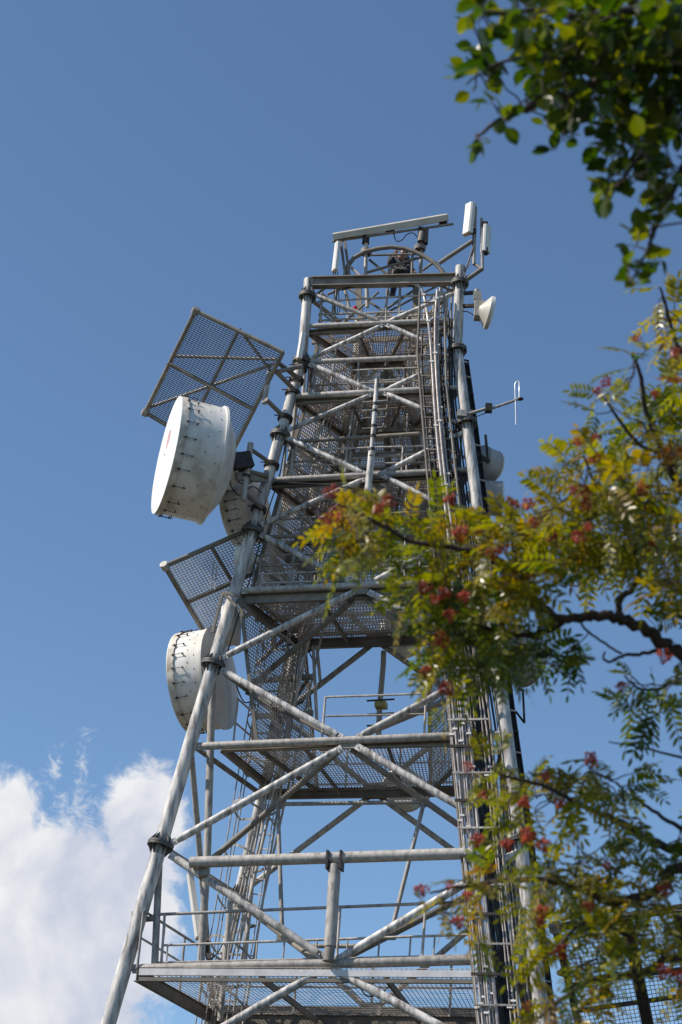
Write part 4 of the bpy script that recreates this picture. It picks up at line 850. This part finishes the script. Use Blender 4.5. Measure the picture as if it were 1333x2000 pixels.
gr.limb(Q([(1110, 1210), (1060, 1235), (1000, 1240), (940, 1225), (880, 1215)], 5.9, 5.9), .012, .004); gr.limb(Q([(1290, 1268), (1250, 1278), (1220, 1280), (1195, 1292), (1180, 1288), (1183, 1272)], 6.0, 6.0), .007, .003); gr.limb(Q([(1215, 1278), (1190, 1262), (1150, 1235), (1130, 1210)], 6, 6), .004, .004)
gr.limb(Q([(1215, 1205), (1208, 1175), (1235, 1150), (1250, 1110), (1240, 1060), (1215, 1010), (1170, 960), (1140, 890)], 6.0, 6.0), .012, .004)
gr.limb([PD(1540, 1150, 6.4)]+Q([(1420, 1060), (1333, 950), (1290, 870), (1262, 790), (1250, 730), (1235, 690)], 6.2, 6.1), .02, .004)
gr.limb(Q([(1300, 890), (1240, 860), (1190, 790), (1172, 770)], 6.1, 6.1), .008, .003); gr.limb([PD(1480, 820, 6.4)]+Q([(1400, 760), (1333, 690), (1305, 610), (1290, 560)], 6.2, 6.1), .012, .003); gr.limb(Q([(1333, 1010), (1250, 990), (1190, 960), (1130, 960), (1060, 1010)], 6.1, 6), .012, .003)
gr.limb([PD(1610, 1800, 6.5)]+Q([(1450, 1690), (1333, 1660), (1285, 1650), (1200, 1600), (1130, 1570), (1060, 1535), (980, 1515)], 6.2, 5.9), .02, .004)
gr.limb([PD(1620, 1900, 6.5)]+Q([(1450, 1740), (1333, 1692), (1290, 1735), (1200, 1762), (1100, 1725), (1000, 1720), (900, 1732), (840, 1745)], 6.2, 5.9), .024, .003); gr.limb(Q([(1333, 1620), (1285, 1590), (1245, 1560), (1230, 1540)], 6.2, 6.1), .008, .003)
gr.limb(Q([(1410, 1500), (1333, 1480), (1260, 1462), (1190, 1449)], 6.3, 6.1), .006, .002); gr.limb(Q([(1440, 1420), (1333, 1335), (1290, 1345), (1250, 1345), (1220, 1320)], 6.3, 6.1), .008, .003)
gr.limb([PD(1630, 2000, 6.5)]+Q([(1450, 1900), (1333, 1870), (1250, 1900), (1170, 1910), (1100, 1950), (1050, 1990)], 6.2, 6.0), .02, .004); gr.limb(Q([(1333, 1880), (1230, 1830), (1150, 1800), (1090, 1850), (1060, 1880)], 6.2, 6.0), .01, .003)
RB = [(705, 1010, 65, 45, 1.0, -.3, .68), (670, 1005, 30, 35, .8, -.3, .72), (755, 1010, 50, 35, .8, -.3, .66), (820, 1080, 75, 45, .85, -.2, .5), (705, 1090, 50, 38, .9, -.3, .45), (668, 1085, 18, 45, .7, -.3, .5), (800, 1150, 45, 35, .8, -.2, .7), (900, 1040, 75, 55, .9, -.1, .55), (880, 1175, 80, 75, 1.2, -.1, .35), (930, 1255, 90, 75, 1.3, 0, .25), (868, 1280, 40, 55, 1, 0, .5), (1000, 1100, 90, 80, 1.1, 0, .55),
      (1000, 1230, 80, 60, 1.1, 0, .3), (1095, 1015, 70, 55, 0.72, 0, .7), (1150, 960, 85, 80, 1.0, 0, .72), (1150, 1065, 95, 60, 1.0, 0, .66), (1230, 1000, 90, 80, 1.1, 0, .6), (1250, 1085, 85, 45, .9, 0, .5), (1300, 950, 60, 100, 1, 0, .6), (1310, 1120, 45, 45, .9, 0, .7), (1060, 1125, 65, 45, .9, 0, .5), (870, 1370, 14, 22, 1, 0, .75),
      (1130, 1275, 28, 38, .8, 0, .2), (1050, 1290, 55, 22, .8, 0, .2), (1290, 850, 60, 70, .8, .1, .6), (1225, 870, 55, 55, .8, .1, .62), (1200, 790, 38, 42, .6, .1, .6), (1260, 720, 40, 50, .6, .1, .55), (1315, 740, 35, 80, .9, .1, .6), (1310, 640, 30, 55, .8, .1, .6), (1300, 570, 25, 30, .6, .1, .6), (1175, 885, 40, 45, .7, .1, .72),
      (1250, 1340, 50, 35, .55, .1, .15), (1215, 1385, 25, 35, .7, .1, .2), (1262, 1395, 30, 35, .5, .1, .2), (1322, 1340, 30, 35, .9, .1, .3), (980, 1525, 55, 60, 0.72, -.1, 0.66), (1070, 1540, 80, 45, 0.90, 0, 0.63), (1170, 1530, 75, 48, 0.90, 0, 0.58), (1240, 1570, 45, 45, 0.72, .1, 0.48), (1060, 1600, 55, 25, 0.62, 0, 0.53), (1000, 1690, 45, 65, 0.43, -.1, 0.66), (905, 1745, 65, 35, 0.62, -.1, 0.66),
      (855, 1765, 35, 30, 0.62, -.1, 0.66), (1090, 1680, 70, 55, 0.57, 0, 0.48), (1160, 1700, 90, 50, 0.81, 0, 0.53), (1280, 1660, 55, 45, 0.54, .1, 0.23), (1100, 1780, 95, 55, 0.67, 0, 0.63), (1200, 1790, 95, 55, 0.90, .1, 0.58), (1290, 1760, 55, 65, 0.81, .1, 0.66), (1080, 1860, 50, 55, 0.38, 0, 0.58), (1160, 1870, 65, 50, 0.72, .1, 0.63), (1250, 1860, 55, 40, 0.54, .1, 0.63), (1080, 1975, 65, 45, 0.61, 0, 0.66), (1150, 1965, 60, 45, 0.72, .1, 0.63), (1325, 1930, 20, 45, 0.54, .1, 0.66), (925, 1825, 20, 26, 0.81, -.1, 0.66),
      (1420, 1000, 110, 200, .6, .3, .5), (1430, 1250, 120, 150, .5, .3, .45), (1430, 750, 90, 150, .5, .3, .5), (1430, 1600, 120, 150, .5, .3, .4), (1440, 1850, 120, 150, .5, .3, .45)]
lv_ = Leafy()
SH = ((.0, .0), (.28, .95), (.68, .9), (1., 0.))
def rowan_leaf(p, d, n_, L, tint):
    a = d.cross(n_).normalized(); n_ = a.cross(d).normalized(); m_ = random.choice((5, 6, 6, 7)); pts = [p]
    for k in range(1, m_+2):
        t_ = k/(m_+1); q = p+d*(L*t_)+Vector((0, 0, -1))*(L*.28*t_*t_); pts.append(q)
        dd = (q-pts[-2]).normalized(); ln = L*.34*(1-.35*abs(t_-.5)); tt = min(1, max(0, tint+random.uniform(-.09, .09)))
        if k <= m_:
            for sg in (-1, 1): lv_.blade(q, (a*sg*.85+dd*.5+rvec()*.14-Vector((0, 0, .1))), n_+rvec()*.3, ln, ln*.33, tt, SH)
        else: lv_.blade(q, dd, n_+rvec()*.2, ln, ln*.32, tt, SH)
    gr.wood.path(pts, .0012, 3)
pts_ = tree_pts(RB, RD, .55, .0017)
pts_.sort(key=lambda q: min((q[0]-n_).length_squared for n_ in gr.nodes[::4]))
for p, tn in pts_:
    d0 = gr.join(p, .0022); nl = random.choice((1, 2, 2))
    for _ in range(nl):
        d = (d0*.5+rvec()*.75+Vector((-.1, 0, -.12))).normalized(); n_ = (Vector((0, 0, 1))+rvec()*.75).normalized()
        rowan_leaf(p, d, n_, random.uniform(.085, .135), min(1, max(0, random.gauss(tn, .13))))
rowan = thing('rowan_tree', 'rowan tree with yellowing feathery leaves and red berries reaching in from the right', 'tree', base)
gr.wood.build('trunk', M['bark'], rowan); lv_.build('crown', ROW, rowan)
bm_ = mat('red_rowan_berry', (0.27, 0.018, 0.008), (0.44, 0.06, 0.018), 0.3, 0, 40.0)
protos = []
for k in range(4):
    mb = MB(); 
    for i in range(34):
        a_ = random.uniform(0, 6.283); r_ = .03*math.sqrt(random.random()); c = Vector((r_*math.cos(a_), r_*math.sin(a_), .012-r_*r_*12+random.uniform(-.008, .008))); mb.ball(c, random.uniform(.0036, .0048), 7, 5); mb.path([c, Vector((0, 0, -.035))], .0007, 3)
    me = bpy.data.meshes.new('berry_cluster'); me.from_pydata(mb.v, [], mb.f); me.polygons.foreach_set('use_smooth', mb.sm); me.materials.append(bm_); protos.append(me)
BC = [(648, 960, -.3), (638, 1015, -.3), (655, 1005, -.3), (740, 995, -.3), (760, 980, -.3), (880, 975, -.2), (900, 1040, -.2), (935, 1035, -.1), (965, 1080, -.25), (985, 1070, -.2), (870, 1160, -.3), (905, 1165, -.3), (850, 1170, -.3), (880, 1200, -.3), (860, 1250, -.2), (832, 1310, -.2), (830, 1145, -.2), (1000, 985, 0), (1030, 985, -.1), (1045, 1020, -.1), (1085, 1055, -.1), (1080, 1050, -.1), (1135, 960, -.2), (1120, 955, -.2), (1150, 985, -.2), (1130, 865, -.1), (1165, 855, 0), (1160, 895, 0), (1245, 660, .1), (1170, 765, .1), (1185, 745, .1), (1220, 930, -.1), (1255, 955, 0), (1275, 1065, -.1), (1130, 1050, -.2), (1150, 1030, -.2), (1320, 690, .1), (1280, 770, .1), (1300, 1280, 0), (1215, 1340, .1),
      (915, 1497, -.15), (945, 1552, -.15), (1025, 1565, -.15), (1155, 1483, -.1), (1065, 1515, -.1), (1095, 1570, -.1), (1030, 1630, -.1), (935, 1640, -.2), (825, 1738, -.2), (915, 1750, -.2), (895, 1800, -.2), (1060, 1780, -.1), (1055, 1800, -.1), (1095, 1858, -.1), (1030, 1965, -.2), (1300, 1740, 0), (1300, 1898, 0), (1150, 1770, -.1), (1185, 1690, 0), (1060, 1650, -.1), (990, 1650, -.1), (1330, 1905, 0), (880, 1730, -.2), (870, 1345, -.2)]
for i, (x, y, dd) in enumerate(BC):
    c = PD(x, y, RD+dd-.28); ob = bpy.data.objects.new('berry_cluster', protos[i % 4]); col.objects.link(ob); ob.parent = rowan; ob.location = c-base
    ob.rotation_euler = (random.uniform(-.7, .7), random.uniform(-.7, .7), random.uniform(0, 6)); s_ = random.uniform(.5, 1.0); ob.scale = (s_, s_, s_)
# ---- beech, closer to the camera
gr = Grower(); BDs = 4.6
bbase = Vector((CAM.x+4.2, CAM.y+2.6, GZ))
gr.limb([bbase, bbase+Vector((-.05, .05, 1.6)), bbase+Vector((-.2, .2, 3.4)), bbase+Vector((-.3, .3, 5.2))], .13, .06)
gr.limb([bbase+Vector((-.2, .2, 3.4))]+Q([(1700, 60), (1480, 90), (1333, 115), (1260, 132), (1160, 165), (1090, 188), (1030, 210), (975, 235), (930, 268)], 4.7, 4.6), .035, .003)
gr.limb(Q([(1480, 90), (1380, 20), (1250, 20), (1130, 30), (1030, 20), (950, 30)], 4.7, 4.5), .016, .003); gr.limb(Q([(1200, 150), (1120, 110), (1030, 110), (960, 130), (910, 165)], 4.6, 4.6), .008, .002); gr.limb(Q([(1420, 120), (1333, 230), (1270, 280), (1225, 340), (1190, 390)], 4.7, 4.6), .01, .002); gr.limb(Q([(1400, 180), (1333, 330), (1300, 400), (1280, 450), (1255, 510), (1230, 555)], 4.7, 4.6), .009, .002)
BB = [(1000, 25, 85, 38, 1), (1100, 60, 115, 65, 1.1), (1240, 60, 110, 80, 1.3), (1320, 120, 60, 120, 1.3), (1010, 120, 95, 50, .9), (1140, 150, 110, 65, 1.3), (1270, 190, 85, 85, 1.5), (945, 160, 45, 35, .7), (985, 215, 45, 25, .6), (1075, 230, 70, 35, .6), (945, 272, 38, 22, .7), (1225, 260, 65, 55, 1.2), (1215, 335, 30, 50, 1.0), (1290, 320, 45, 60, 1.2), (1300, 410, 35, 45, 1), (1265, 445, 28, 25, .8), (1250, 505, 35, 25, .7), (1292, 505, 20, 20, .7), (920, 50, 14, 14, .8), (1195, 385, 14, 14, .8), (1236, 545, 10, 16, .9), (1085, 275, 18, 20, .8), (1420, 100, 100, 170, .8), (1420, 330, 80, 120, .6)]
lv_ = Leafy(); OV = ((.0, .0), (.2, .72), (.45, 1.), (.72, .8), (1., 0.))
for p, tn in sorted(tree_pts(BB, BDs, .45, .0019), key=lambda q: min((q[0]-n_).length_squared for n_ in gr.nodes[::3])):
    d0 = gr.join(p, .0022)
    for _ in range(random.choice((2, 2, 3))):
        d = (d0*.4+rvec()*.8+Vector((-.2, 0, -.15))).normalized(); n_ = (Vector((0, 0, 1))+rvec()*.65).normalized(); L = random.uniform(.038, .06); b0 = p+d*.012
        gr.wood.path([p, b0], .0009, 3); lv_.blade(b0, d, n_, L, L*.74, random.random()**1.6, OV)
beech = thing('beech_tree', 'beech branch with dark green oval leaves hanging in at the top right', 'tree', bbase)
gr.wood.build('trunk', M['bark'], beech); lv_.build('crown', BEE, beech)
